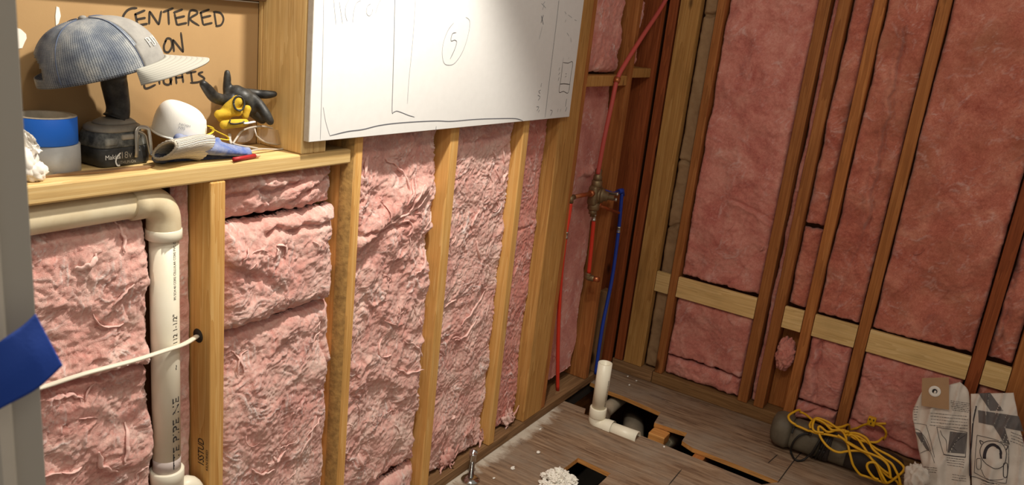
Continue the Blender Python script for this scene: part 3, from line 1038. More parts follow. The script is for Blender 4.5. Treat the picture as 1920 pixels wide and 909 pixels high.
PZ = 0.056
lumber('bottom_plate', X0, X0 + .089, 1.135, 1.339, 0.0, PZ, M['greyY'], 'grey end piece of bottom plate in the corner under the right wall', 'plate')
lumber('bottom_plate', X0, X0 + .089, -0.75, 1.133, 0.0, PZ, M['plateB'], 'long brown bottom plate along the floor under the right wall', 'plate')
bstud(1.291, 1.331, PZ + .001, M['redfir'], 'dark red stud of the right wall in the corner')
bstud(1.194, 1.283, PZ + .001, M['tan'], 'wide flat yellow board stud near the corner, left of the paper-faced insulation', X0 + 0.042)
bstud(1.091, 1.125, PZ + .001, M['oldZ'], 'orange stud right of the paper-faced insulation strip')
bstud(0.692, 0.735, PZ + .001, M['oldZ'], 'left stud of the close pair on the right wall')
bstud(0.622, 0.664, PZ + .001, M['oldZ'], 'right stud of the close pair on the right wall')
bstud(0.500, 0.540, PZ + .001, M['oldZ'], 'stud above the left end of the tool, right of the crumpled insulation ball')
bstud(0.289, 0.331, PZ + .001, M['oldZ'], 'stud whose foot stands behind the yellow cord')
bstud(-0.111, -0.068, PZ + .001, M['redfir'], 'reddish stud at the right, behind the printed bags')
bstud(-0.290, -0.199, PZ + .001, M['oldZ'], 'pale wide stud at the far right edge')


def block(y0, y1, label):
    return lumber('blocking_board', X0 + .001, X0 + .020, y0, y1, 0.437, 0.530, M['paleY'], label, 'board', 0.002, 'let-in blocking boards')


block(1.127, 1.192, 'tiny pale blocking piece over the paper-faced insulation')
block(0.737, 1.089, 'pale blocking board between the orange stud and the close pair')
block(0.542, 0.620, 'short pale blocking board right of the close pair, above the insulation ball')
block(0.333, 0.498, 'pale blocking board above the coiled cord, with nail marks')
block(-0.066, 0.287, 'longest right-hand pale blocking board, above the left printed bag')
block(-0.197, -0.113, 'short pale blocking board at the far right behind the bags')

# ------------------------------------------------------------------ insulation: left wall
batt('insulation_batt', 'A', 0.42, 0.912, 0.04, 1.105, 0.040, M['pinkA'], 'fluffy pink batt at far left behind the drain pipe and white cable', 11, 0.003,
     0.012, 0.010, 0.013, creases=[cr((78, 748), (285, 690), w=.008, d=.03, lip=.014), cr((70, 430), (280, 405), w=.02, d=.008, lip=0)], strands=130, ropes=[[(236, 420), (244, 445), (240, 475)], [(190, 480), (175, 500), (150, 508)], [(115, 755), (140, 748), (165, 752)], [(190, 850), (200, 880), (230, 890)], [(250, 800), (245, 840), (238, 870)]])
batt('insulation_batt', 'A', 0.975, 1.021, 0.04, 1.165, 0.062, M['pinkA'], 'narrow pink strip between the drain pipe and the short stud', 12, 0.004, 0.006, 0.005, 0.005,
     creases=[cr((336, 618), (364, 615), w=.008, d=.03, lip=0)], rr=.012)
batt('insulation_batt', 'A', 1.063, 1.427, 0.04, 0.807, 0.024, M['pinkA'], 'large lower pink batt between the short stud and the bark-edged stud', 13, 0.003,
     0.012, 0.009, 0.009, strands=90, bulge=0.006, ropes=[[(570, 745), (562, 765), (545, 775)], [(500, 870), (520, 862), (535, 845)], [(590, 780), (578, 820), (560, 850)], [(470, 880), (490, 888), (512, 880)]], rr=.045, flow=-0.6, creases=[cr((600, 560), (625, 800), w=.006, d=.010, lip=.004)])
batt('insulation_batt', 'A', 1.063, 1.420, 0.809, 1.064, 0.022, M['pinkA'], 'crumpled pink batt resting on top of the large lower one', 14, 0.003,
     0.012, 0.009, 0.012, strands=45, bulge=0.012, rr=.05, creases=[cr((510, 440), (620, 418), w=.010, d=.02, lip=.010), cr((425, 500), (520, 540), w=.012, d=.010, lip=.006)])
batt('insulation_batt', 'A', 1.063, 1.415, 1.066, 1.168, 0.034, M['pinkA'], 'folded pink insulation stuffed under the shelf plank', 15, 0.003,
     0.012, 0.010, 0.010, bulge=0.004, rr=.03, creases=[cr((440, 375), (560, 345), w=.008, d=.018, lip=.008), cr((560, 372), (640, 330), w=.006, d=.016, lip=.006)])
batt('insulation_batt', 'A', 1.469, 1.828, 0.156, 1.45, 0.030, M['pinkA'], 'shaggy pink batt with ropy tangle, right of the bark-edged stud', 16, 0.003,
     0.010, 0.010, 0.016, strands=190, rr=.03, ropes=[[(806, 352), (782, 388), (745, 412), (708, 432), (678, 462)], [(732, 300), (756, 318), (768, 345), (764, 378)], [(790, 345), (776, 372), (768, 400)], [(760, 640), (782, 650), (792, 668)], [(802, 470), (792, 500), (780, 512)], [(745, 690), (765, 700), (790, 690)]], ragr=.010, creases=[cr((680, 470), (800, 365), w=.010, d=.004, lip=.016), cr((672, 440), (770, 420), w=.008, d=.016, lip=.0)])
batt('insulation_batt', 'A', 1.469, 1.825, 0.04, 0.150, 0.020, M['pinkA'], 'small pink clump at the foot of the shaggy batt', 17, 0.004, 0.014, 0.010, 0.008, rr=.035, strands=12)
batt('insulation_batt', 'A', 1.873, 2.224, 0.045, 1.45, 0.036, M['pinkA'], 'flat pink batt between the middle stud and the slim stud', 18, 0.003,
     0.006, 0.007, 0.010, strands=120, rr=.015, ropes=[[(905, 395), (893, 412), (890, 430)], [(920, 540), (908, 565), (885, 590), (868, 612)], [(898, 600), (878, 632), (858, 640)]], flow=-0.8, creases=[cr((880, 270), (950, 255), w=.008, d=.010, lip=.003)])
batt('insulation_batt', 'A', 2.264, 2.464, 0.045, 1.45, 0.044, M['pinkB'], 'narrow flat pink batt left of the thick post', 19, 0.004,
     0.004, 0.004, 0.004, strands=26, rr=.012, creases=[cr((960, 440), (1005, 425), w=.004, d=.008, lip=.002)])
batt('insulation_batt', 'A', 2.646, 2.985, 0.09, 1.334, 0.075, M['pinkB'], 'pink batt behind the shower valve and red pipes', 20, 0.005,
     0.008, 0.008, 0.008, ragr=0.018, rag=.006, rr=.02, creases=[cr((1085, 345), (1150, 330), w=.008, d=.022, lip=.010), cr((1080, 500), (1090, 460), w=.006, d=.014, lip=.0)])
batt('insulation_batt', 'A', 2.646, 2.985, 1.382, 2.40, 0.034, M['pinkB'], 'pink batt above the block over the shower valve', 21, 0.006,
     0.010, 0.008, 0.006, ragr=0.040, rag=.006, rr=.03)
batt('insulation_batt', 'A', 3.030, 3.125, 0.44, 1.36, 0.050, M['pinkB'], 'torn pink strip right of the blue pipe', 22, 0.005, 0.008, 0.008, 0.006, ragr=0.03, rag=.008, rr=.015)
batt('insulation_batt', 'A', 3.030, 3.150, 1.41, 2.40, 0.034, M['pinkB'], 'pink strip high in the corner bay above the short block', 23, 0.006, 0.010, 0.008, 0.006, ragr=0.045, rag=.01, rr=.02)
# torn fibre tufts along the foot of the wall
rgt = random.Random(4)
tspots = [(836, 868, .05, 'left of the floor valve'), (905, 820, .04, 'left of the slim stud foot'), (950, 800, .045, 'between the slim stud and the thick post'), (878, 812, .03, 'just above the floor valve')]
for i, (px, py, r_, wh) in enumerate(tspots):
    c = PA(px, py, 1.375)
    c[2] = max(c[2], 0.038 + r_ * 0.6)
    nu, nv = 26, 40
    nt_ = Noise(200 + i)
    V = []
    for a in range(nu):
        ph = math.pi * a / (nu - 1)
        for b in range(nv):
            th = 2 * math.pi * b / nv
            d = np.array([math.sin(ph) * math.cos(th), math.sin(ph) * math.sin(th), math.cos(ph)])
            rr_ = r_ * (0.72 + 0.45 * float(nt_.fbm(d[0] * 2.1 + d[2], d[1] * 2.1 - d[2], 4)))
            p = c + d * rr_ * np.array([1.0, 0.45, 1.0 if d[2] > 0 else 0.55])
            V.append(p)
    F_ = grid_faces(nu, nv, True)
    for s in range(7):
        d = np.array([rgt.gauss(0, 1), -abs(rgt.gauss(0, .5)), rgt.gauss(0.2, .7)]); d /= np.linalg.norm(d)
        p0 = c + d * r_ * .5 * np.array([1, .4, 1])
        pts = [p0 + d * t * r_ * .17 * np.array([1, .5, 1]) + np.array([rgt.gauss(0, .003), 0, rgt.gauss(0, .003) + .0012 * t * t * (1 if s % 2 else -1)]) for t in range(6)]
        tv, tf = tube(pts, [0.0075 * (1 - t / 6.5) for t in range(6)], 6, True, .4)
        b = len(V); V.extend(tv); F_ += [tuple(b + x for x in q) for q in tf]
    V = [np.array([p[0], p[1], max(p[2], 0.0385)]) for p in V]
    tag(link('insulation_tuft', V, F_, M['pinkA']), 'torn pink tuft on the bottom plate ' + wh, 'insulation', 'torn tufts along the left wall plate')

# ------------------------------------------------------------------ insulation: right wall
kb = batt('insulation_roll', 'B', 1.128, 1.191, 0.060, ZT, 0.030, M['kraft'], 'old grey brown paper-faced insulation strip between the flat board and the orange stud', 30, 0.005,
          0.006, 0.006, 0.003, 0.001, rr=.014, rag=.002, creases=[cr((1240, 430), (1275, 420), 'B', .005, .016, .004), cr((1262, 300), (1290, 306), 'B', .005, .02, .004), cr((1320, 28), (1345, 24), 'B', .006, .03, 0)])
batt('insulation_batt', 'B', 0.738, 1.088, 0.535, ZT, 0.022, M['pinkB'], 'wide pink batt left of the close pair, above the blocking board', 31, 0.005, 0.012, 0.009, 0.006, rr=.016,
     strands=20, creases=[cr((1375, 375), (1450, 415), 'B', .005, .014, .010), cr((1355, 545), (1430, 465), 'B', .004, .008, .003)])
batt('insulation_batt', 'B', 0.738, 1.088, 0.153, 0.434, 0.022, M['pinkB'], 'pink batt under the blocking board left of the close pair', 32, 0.005, 0.008, 0.007, 0.005, rr=.016)
batt('insulation_batt', 'B', 0.738, 1.088, 0.058, 0.150, 0.012, M['pinkB'], 'rolled bottom fold of pink insulation on the plate left of the close pair', 33, 0.004, 0.010, 0.010, 0.008, rr=.03)
batt('insulation_batt', 'B', 0.667, 0.690, 0.060, ZT, 0.040, M['pinkB'], 'sliver of pink insulation inside the close pair of studs', 34, 0.005, 0.010, 0.008, 0.004, rr=.008)
batt('insulation_batt', 'B', 0.543, 0.619, 0.535, 0.87, 0.024, M['pinkC'], 'narrow pink batt right of the close pair, lower piece over the blocking', 35, 0.004, 0.010, 0.009, 0.006, rr=.018)
batt('insulation_batt', 'B', 0.543, 0.619, 0.885, ZT, 0.022, M['pinkC'], 'narrow pink batt right of the close pair, tall upper piece', 36, 0.005, 0.012, 0.010, 0.006, rr=.018)
batt('insulation_batt', 'B', 0.334, 0.497, 0.535, ZT, 0.018, M['pinkC'], 'pink batt with a long vertical fold and a grey stain', 37, 0.004, 0.010, 0.008, 0.005, rr=.014,
     creases=[cr((1700, 60), (1628, 420), 'B', .006, .016, .012), cr((1628, 420), (1560, 600), 'B', .007, .008, .004)])
batt('insulation_batt', 'B', 0.334, 0.497, 0.141, 0.434, 0.018, M['pinkB'], 'pink batt with two rounded columns above the yellow cord', 38, 0.004, 0.006, 0.005, 0.003, rr=.02,
     creases=[cr((1538, 645), (1525, 745), 'B', .008, .024, .008)])
batt('insulation_batt', 'B', 0.334, 0.497, 0.058, 0.138, 0.012, M['pinkB'], 'small folded pink clump on the plate behind the cord', 39, 0.004, 0.012, 0.010, 0.006, rr=.028,
     creases=[cr((1510, 775), (1565, 765), 'B', .007, .02, .006)])
batt('insulation_batt', 'B', -0.065, 0.286, 0.535, ZT, 0.014, M['pinkC'], 'widest brown-stained pink batt at upper right', 40, 0.005, 0.010, 0.008, 0.004, rr=.012, strands=14)
batt('insulation_batt', 'B', -0.065, 0.286, 0.058, 0.434, 0.014, M['pinkB'], 'pink batt under the longest blocking, behind the cord plug', 41, 0.005, 0.010, 0.008, 0.005, rr=.016,
     creases=[cr((1600, 790), (1720, 850), 'B', .008, .02, .008), cr((1600, 690), (1640, 730), 'B', .005, .01, .003)])
batt('insulation_batt', 'B', -0.197, -0.114, 0.535, ZT, 0.020, M['pinkC'], 'pink strip between the two right-hand studs above the blocking', 42, 0.005, 0.010, 0.009, 0.006, rr=.018,
     creases=[cr((1905, 500), (1880, 640), 'B', .006, .02, .008)])
batt('insulation_batt', 'B', -0.197, -0.114, 0.058, 0.434, 0.020, M['pinkC'], 'pink strip low at the far right behind the bags', 43, 0.005, 0.010, 0.009, 0.006, rr=.018)
batt('insulation_batt', 'B', -0.74, -0.292, 0.058, ZT, 0.020, M['pinkC'], 'pink batt at the far right beyond the pale wide stud', 44, 0.008, rr=.02)
lumber('back_board', X0 + .075, X0 + .089, 0.541, 0.621, PZ + .001, 0.43, M['oldZ'], 'bare brown board at the back of the bay below the insulation ball', 'board')
# crumpled ball of insulation wedged between two studs
c = PB(1466, 662, 3.285)
V = []
nt_ = Noise(77)
nu, nv = 44, 64
for a in range(nu):
    ph = math.pi * a / (nu - 1)
    for b in range(nv):
        th = 2 * math.pi * b / nv
        d = np.array([math.sin(ph) * math.cos(th), math.sin(ph) * math.sin(th), math.cos(ph)])
        rr_ = 1 + 0.22 * float(nt_.fbm(d[1] * 1.7 + 2 * d[0], d[2] * 1.7 - d[0], 4)) - 0.16 * max(0, 1 - abs(float(nt_(d[1] * 2.2 + 9, d[2] * 2.2))) * 6)
        q = d * rr_ * np.array([0.042, 0.038, 0.072])
        V.append([c[0] + q[0], min(max(0.5805 + q[1], 0.5415), 0.6205), c[2] + q[2]])
tag(link('insulation_ball', V, grid_faces(nu, nv, True), M['pinkB']), 'crumpled ball of pink insulation wedged beside the close pair, over a bare bay', 'insulation')

# ------------------------------------------------------------------ white drain pipe and cable at the left
PR = 0.0285
YP = 1.380
dp = thing('drain_pipe', 'white plastic drain pipe turning down under the shelf at the left', 'pipe', (0.944, YP, 0.47))
pts = [(0.25, YP, 1.136), (0.55, YP, 1.138), (0.885, YP, 1.1395)]
MB().add(*tube(smooth(pts, 6), PR, 32)).build('horizontal_pipe', M['pvcdirt'], dp)
el = [(0.872, YP, 1.1395), (0.895, YP, 1.1395)] + [(0.900 + 0.044 * math.sin(t), YP, 1.0955 + 0.044 * math.cos(t)) for t in np.linspace(0.0, math.pi / 2, 12)] + [(0.944, YP, 1.075), (0.944, YP, 1.060)]
rad = [0.033] * 2 + [0.0325] * 12 + [0.0335, 0.0335]
MB().add(*tube(el, rad, 32)).build('elbow', M['pvcdirt'], dp)
MB().add(*lathe([(0.0335, 0), (0.0350, 0.001), (0.0350, 0.020), (0.0325, 0.022)], (0.944, YP, 1.058), (0, 0, 1))).build('elbow_collar', M['pvc'], dp)
MB().add(*tube([(0.944, YP, 1.07), (0.944, YP, 0.80), (0.944, YP, 0.52)], PR, 32)).build('vertical_pipe', M['pvc'], dp)
MB().add(*lathe([(PR + .0003, 0), (PR + .0003, 0.030)], (0.944, YP, 0.5306), (0, 0, 1))).build('primer_band', M['glue'], dp)
MB().add(*lathe([(0.0305, -0.09), (0.0325, -0.085), (0.0325, -0.03), (0.0345, -0.028), (0.0345, 0.0), (0.0355, 0.002), (0.0355, 0.022), (0.0335, 0.024), (PR, 0.024)], (0.944, YP, 0.507), (0, 0, 1))).build('tee_fitting', M['pvc'], dp)
MB().add(*tube(smooth([(0.950, YP - .004, 0.452), (0.985, YP - .012, 0.470), (1.000, YP - .02, 0.440), (1.003, YP - .022, 0.39)], 6), 0.025, 24)).build('tee_branch', M['pvc'], dp)
MB().add(*tube([(0.944, YP, 0.43), (0.944, YP, 0.04)], PR, 24)).build('lower_pipe', M['pvc'], dp)


def pipe_text(name, body, size, zc, ang, parent, cx_, cy_, r, mat=None, squash=1.0):
    """print running up a vertical pipe, wrapped round it"""
    v, f = text2d(body, size)
    P = []
    for q in v:
        a = ang - (q[1] - size * .35) / r
        P.append([cx_ + (r + .0005) * math.sin(a), cy_ - (r + .0005) * math.cos(a), zc + q[0] * squash])
    return link(name, P, f, mat or M['ink'], parent, False)


AN = math.radians(8)
pipe_text('pipe_print', 'TTE PIPE NE', 0.0245, 0.540, AN, dp, 0.944, YP, PR, squash=1.32)
pipe_text('pipe_print', '~', 0.020, 0.775, AN, dp, 0.944, YP, PR)
pipe_text('pipe_print', '4112 1-1/2"', 0.0155, 0.825, AN, dp, 0.944, YP, PR, squash=1.05)
pipe_text('pipe_print', 'IPS SCH 40 CORE CELLULAR CORE PVC-DWV', 0.0078, 0.932, AN, dp, 0.944, YP, PR, squash=0.86)
cab = smooth([PA(30, 738, 1.372), PA(82, 725, 1.366), PA(160, 700, 1.345), PA(250, 676, 1.338), PA(310, 657, 1.338), PA(345, 645, 1.350), (1.0210, 1.380, 0.8215)], 8)
tag(MB().add(*tube(cab, 0.0062, 12, True, 0.62)).build('electric_cable', M['cable']), 'white electric cable crossing the drain pipe into the short stud', 'cable')

# ------------------------------------------------------------------ shower valve and pipes
vv = thing('shower_valve', 'brass shower mixing valve with side ports, between the red and blue pipes', 'valve', PA(1118, 400, 1.345))
VC = PA(1117, 366, 1.345)
vx, vy, vz = VC
bx = bm_box(vx - 0.036, vx + 0.030, vy - 0.018, vy + 0.022, vz - 0.040, vz + 0.042, 0.012, 3)
body = MB().add(*bx)
body.add(*lathe([(0.020, 0), (0.024, .004), (0.024, .03), (0.019, .034)], (vx - .006, vy, vz - 0.060), (0, 0, 1), 20))
body.add(*lathe([(0.019, 0), (0.022, .004), (0.022, .024), (0.017, .028)], (vx - .004, vy, vz + 0.036), (0, 0, 1), 20))
body.add(*lathe([(0.026, 0), (0.030, .004), (0.030, .014)], (vx + .004, vy - .006, vz + .002), (0.25, -1, 0.0), 24))
body.build('valve_body', M['brass'], vv)
MB().add(*lathe([(0.028, 0), (0.030, .003), (0.030, .012), (0.022, .016), (0.020, .030), (0.011, .032), (0.010, .055), (0.0, .056)], (vx + .006, vy - .018, vz + .004), (0.3, -1, -0.05), 24)).build('cartridge', M['brass'], vv)
MB().add(*lathe([(0.006, 0), (0.006, 0.05), (0.008, 0.051), (0.008, 0.058)], (vx + .030, vy - .020, vz + .012), (0.5, -1, 0), 12)).build('screw_stop', M['steel'], vv)
MB().add(*lathe([(0.006, 0), (0.006, 0.05), (0.008, 0.051), (0.008, 0.058)], (vx + .024, vy - .020, vz - .010), (0.5, -1, 0), 12)).build('screw_stop', M['steel'], vv)
MB().add(*lathe([(0.018, 0), (0.018, .02), (0.0145, .024), (0.0145, .045), (0.010, .05)], (vx - .004, vy, vz + 0.060), (0, 0, 1), 20)).build('top_port', M['brass'], vv)
MB().add(*lathe([(0.017, 0), (0.017, .018), (0.010, .02), (0.010, .03)], (vx - .006, vy, vz - 0.058), (0, 0, -1), 20)).build('bottom_port', M['brass'], vv)
lp = PA(1076, 369, 1.345)
MB().add(*tube([(vx - .030, vy, vz + .012), lp], 0.0085, 14)).add(*lathe([(.013, 0), (.013, .018)], (vx - .034, vy, vz + .0125), (-1, 0, 0.05), 16)).build('left_stub', M['copper'], vv)
MB().add(*tube([lp, PA(1071, 372, 1.345), PA(1070, 380, 1.345)], 0.0105, 14)).build('left_elbow', M['brass'], vv)
rp = PA(1160, 359, 1.345)
MB().add(*tube([(vx + .026, vy + .004, vz + .020), PA(1146, 362, 1.345), rp], 0.0080, 14)).build('right_stub', M['blue'], vv)
dv = PA(1160, 399, 1.335)
MB().add(*tube([(vx + .014, vy - .004, vz - .040), dv], 0.0062, 12)).add(*lathe([(.014, 0), (.014, .014), (.010, .018)], (vx + .014, vy - .004, vz - .040), (1, -.1, -.05), 14)).build('lower_spout_stub', M['copper'], vv)


def pex(name, pts, mat, label, r=0.0079, fittings=(), extra=None):
    t = thing(name, label, 'pipe', pts[-1])
    MB().add(*tube(smooth(pts, 8), r, 14)).build('pipe_run', mat, t)
    for p, d in fittings:
        d = np.asarray(d, float); d /= np.linalg.norm(d)
        fb_ = MB().add(*lathe([(r + .0018, -.014), (r + .0018, -.008), (r + .0005, -.007), (r + .0005, .007), (r + .0018, .008), (r + .0018, .014)], p, d, 16))
        fb_.build('crimp_coupling', M['steel'], t)
    return t


lt = PA(1070, 381, 1.345); lm = PA(1061, 440, 1.350); lb = PA(1045, 735, 1.378)
lb[2] = 0.040
pex('supply_pipe', [lt, PA(1066, 410, 1.346), lm, PA(1052, 520, 1.360), PA(1047, 620, 1.372), lb], M['red'], 'red supply pipe from the left side of the shower valve down to the plate', fittings=[(lm, PA(1066, 400, 1.346) - lm)])
ct = PA(1114, 404, 1.345); cbt = PA(1104, 512, 1.345)
cpx = pex('drop_pipe', [ct, PA(1110, 450, 1.345), cbt], M['red'], 'short bright red pipe from the valve bottom to the spout elbow', fittings=[(ct + (cbt - ct) * .03, ct - cbt)])
MB().add(*tube(smooth([PA(1103, 512, 1.345), PA(1102, 519, 1.345), PA(1108, 521, 1.335), PA(1113, 522, 1.325)], 6), 0.013, 16)).build('spout_elbow', M['brass'], cpx)
MB().add(*tube([PA(1112, 522, 1.328), PA(1122, 524, 1.300)], 0.0115, 16)).build('capped_nipple', M['copper'], cpx)
bt = rp; bm_ = PA(1160, 430, 1.345)
bl = pex('supply_pipe', [PA(1166, 362, 1.345), PA(1163, 400, 1.345), bm_, PA(1148, 520, 1.336), PA(1130, 610, 1.330), (3.072, 1.328, 0.044)], M['blue'], 'blue supply pipe from the right side of the shower valve down to the floor', fittings=[(bm_, PA(1162, 410, 1.345) - bm_)])
MB().add(*tube([rp, PA(1166, 357, 1.345), PA(1167, 366, 1.345)], 0.0105, 14)).build('blue_elbow', M['blue'], bl)
tp = PA(1121, 326, 1.342); clp = PA(1157, 150, 1.334)
sh = pex('shower_riser', [tp, PA(1133, 260, 1.336), PA(1146, 200, 1.333), clp, PA(1172, 120, 1.326), PA(1206, 66, 1.322), PA(1240, 14, 1.326), PA(1275, -50, 1.332)], M['reddust'], 'dusty red riser pipe climbing from the valve top towards the corner', r=0.0085)
MB().add(*lathe([(0.0125, -.010), (0.0125, .010)], clp, PA(1172, 120, 1.328) - PA(1146, 200, 1.333), 16)).build('copper_clip', M['copper'], sh)

# ------------------------------------------------------------------ floor plumbing
fp = thing('drain_stub', 'white drain pipe stub standing in the floor opening with a cut side branch', 'pipe', (2.80, 1.15, -0.06))
b0 = PA(1122, 766, 1.150) + np.array([0, 0, 0.0]); t0 = PA(1134, 681, 1.150); t0[0] = b0[0]
print('stub', b0, t0)
MB().add(*pipe_shell([b0, (b0 + t0) / 2, t0], 0.0285, 0.0045)).build('riser_pipe', M['pvc'], fp)
pipe_text('pipe_print', 'PVC-DWV 2" SCH 40 PIPE', 0.011, b0[2] + .02, math.radians(-8), fp, b0[0], 1.150, 0.0285, squash=0.95)
MB().add(*lathe([(0.033, 0), (0.0345, .003), (0.0345, .040), (0.0330, .042), (0.0288, .042)], b0 + [0, 0, -.035], (0, 0, 1))).build('hub', M['pvc'], fp)
br = np.array([-0.005, -0.105, 0.0])
MB().add(*tube(smooth([b0 + [0, 0, -.03], b0 + [0, 0, -.052], b0 + [.0, -.02, -.066], b0 + [.0, -.05, -.066]], 6), 0.0325, 28)).build('elbow', M['pvc'], fp)
be0 = b0 + [0.0, -.045, -.066]; be1 = b0 + [0.0, -.185, -.062]
MB().add(*pipe_shell([be0, (be0 + be1) / 2, be1], 0.0285, 0.0045)).build('cut_branch', M['pvc'], fp)
MB().add(*lathe([(0.0345, 0), (0.0345, .03)], be0, be1 - be0, 28, False)).build('branch_hub', M['pvc'], fp)
tn = thing('under_floor_pipe', 'dusty white elbow pipe running under the far slab behind the drain stub', 'pipe', (2.93, 1.20, -0.2))
MB().add(*tube(smooth([(2.80, 1.21, -0.17), (2.88, 1.22, -0.10), (2.95, 1.22, -0.075), (3.20, 1.22, -0.065)], 8), 0.030, 24)).build('pipe_run', M['pvcgrey'], tn)
MB().add(*lathe([(0.036, 0), (0.036, .04)], (2.93, 1.22, -.081), (1, 0, 0.07), 24)).build('hub', M['pvcgrey'], tn)
tn = thing('under_floor_pipe', 'large dusty grey pipe lying under the opening beside the cut branch', 'pipe', (2.9, 1.0, -0.22))
MB().add(*tube([(2.60, 0.93, -0.17), (2.86, 1.02, -0.165), (3.30, 1.20, -0.17)], 0.050, 28)).build('pipe_run', M['pvcgrey'], tn)
tn = thing('under_floor_pipe', 'pale pipe slanting under the notch in the subfloor', 'pipe', (2.85, 0.90, -0.1))
MB().add(*tube([(2.62, 0.985, -0.085), (2.80, 0.955, -0.085), (3.2, 0.895, -0.12)], 0.040, 28)).build('pipe_run', M['pvcdirt'], tn)
tn = thing('under_floor_pipe', 'dark grey pipe glimpsed at the bottom of the square hole', 'pipe', (2.4, 0.96, -0.1))
MB().add(*tube([(2.42, 0.99, -0.60), (2.42, 0.985, -0.09)], 0.034, 24)).build('pipe_run', M['pvcgrey'], tn)
lumber('cut_block', 2.86, 2.925, 0.895, 0.965, -0.06, -0.0205, M['cut'], 'short sawn wood block under the plywood at the notch', 'block')

# chrome stub-out with escutcheon
cs = thing('chrome_stub', 'chrome supply stub with a round floor flange in front of the left wall', 'valve', (2.075, 1.285, 0.0))
q0 = PF(882, 899, 0.0)
MB().add(*lathe([(0.034, 0.0), (0.033, .004), (0.024, .010), (0.013, .013), (0.0, .013)], q0, (0, 0, 1), 32)).build('flange', M['chrome'], cs)
MB().add(*lathe([(0.0100, .0), (0.0100, .072), (0.0118, .073), (0.0125, .100), (0.0118, .103), (0.0075, .103), (0.0065, .095)], q0, (0, 0, 1), 24)).build('stub_tube', M['chrome'], cs)
MB().add(*lathe([(0.005, 0), (0.005, .014), (.013, .016), (.0145, .026), (.012, .034), (0, .035)], q0 + [0.006, 0.004, .088], (0.8, 0.45, 0.0), 24)).build('oval_handle', M['chrome'], cs)

# plaster crumbs
def lump(c, r, seed, sx=1, sy=1, sz=.7, n=14, m=20, jag=.5):
    ns2 = Noise(seed)
    V = []
    for a in range(n):
        ph = math.pi * a / (n - 1)
        for b in range(m):
            th = 2 * math.pi * b / m
            d = np.array([math.sin(ph) * math.cos(th), math.sin(ph) * math.sin(th), math.cos(ph)])
            rr_ = r * (1 + jag * float(ns2.fbm(d[0] * 2.3 + d[2] * 1.3, d[1] * 2.3 - d[2], 3)))
            V.append(np.asarray(c) + d * rr_ * np.array([sx, sy, sz]))
    return V, grid_faces(n, m, True)


rg = random.Random(9)
cpl = PF(1044, 909, 0.0)
pl = MB()
for i in range(46):
    a = rg.uniform(0, 6.28); q = rg.random() ** .6
    r_ = rg.uniform(.010, .020)
    pl.add(*lump((cpl[0] + .058 * q * math.cos(a), cpl[1] + .055 * q * math.sin(a), r_ * .6 + .036 * (1 - q)), r_, 300 + i, rg.uniform(.7, 1.2), rg.uniform(.7, 1.2), rg.uniform(.5, .9), jag=.7))
tag(pl.build('plaster_rubble', M['plaster'], None, False), 'heap of white plaster rubble on the plywood beside the square hole', 'rubble', kind='stuff')
cr_spots = [(1013, 805), (1009, 849), (961, 879), (1352, 757), (1345, 746), (1193, 714), (1177, 706), (1310, 745), (1180, 722), (1413, 780), (926, 897), (1245, 838)]
for i, (px, py) in enumerate(cr_spots):
    p = PF(px, py, 0.0)
    r_ = 0.0045 if i not in (1, 2) else 0.008
    tag(MB().add(*lump((p[0], p[1], r_ * .45), r_, 500 + i, 1.2, .8, .5, 8, 10)).build('plaster_crumb', M['plaster'], None, False), 'small white crumb of plaster lying on the plywood subfloor', 'crumb', 'plaster crumbs on the subfloor')

# ------------------------------------------------------------------ shelf things
ZS = 1.2072
# two tape rolls, one on the other
def tape(name, c, z0, z1, ro, ri, mat, label):
    t = thing(name, label, 'tape', (c[0], c[1], z0))
    MB().add(*lathe([(ri + .003, z0), (ro - .001, z0), (ro, z0 + .001), (ro, z1 - .001), (ro - .001, z1), (ri + .003, z1), (ri + .003, z0)], (c[0], c[1], 0), (0, 0, 1), 64, False)).build('tape_winding', mat, t)
    MB().add(*lathe([(ri, z0 + .0005), (ri + .003, z0 + .0005), (ri + .003, z1 + .0006), (ri, z1 + .0006), (ri, z0 + .0005)], (c[0], c[1], 0), (0, 0, 1), 48, False)).build('cardboard_core', M['core'], t)
    return t


tc = np.array([0.752, 1.4365])
tape('tape_roll', tc + [0.004, 0], ZS, ZS + .050, 0.0510, 0.0385, M['greytape'], 'grey duct tape roll standing under the blue tape on the shelf')
bt_ = tape('tape_roll', tc, ZS + .0508, ZS + .0985, 0.0515, 0.0400, M['bluetape'], 'blue painter tape roll on top of the grey roll')
MB().add(*lathe([(0.0400, ZS + .0988), (0.0513, ZS + .0988)], (tc[0], tc[1], 0), (0, 0, 1), 64, False)).build('roll_side', M['core'], bt_)
for k in range(3):
    v, f = text2d(['TAPE', 'PAINTER', '48MM'][k], 0.006)
    a0 = [1.9, 1.25, 2.6][k]
    P = []
    for q in v:
        a = a0 - q[0] / 0.0399
        P.append([tc[0] + .0398 * math.cos(a), tc[1] + .0398 * math.sin(a), ZS + .086 + q[1]])

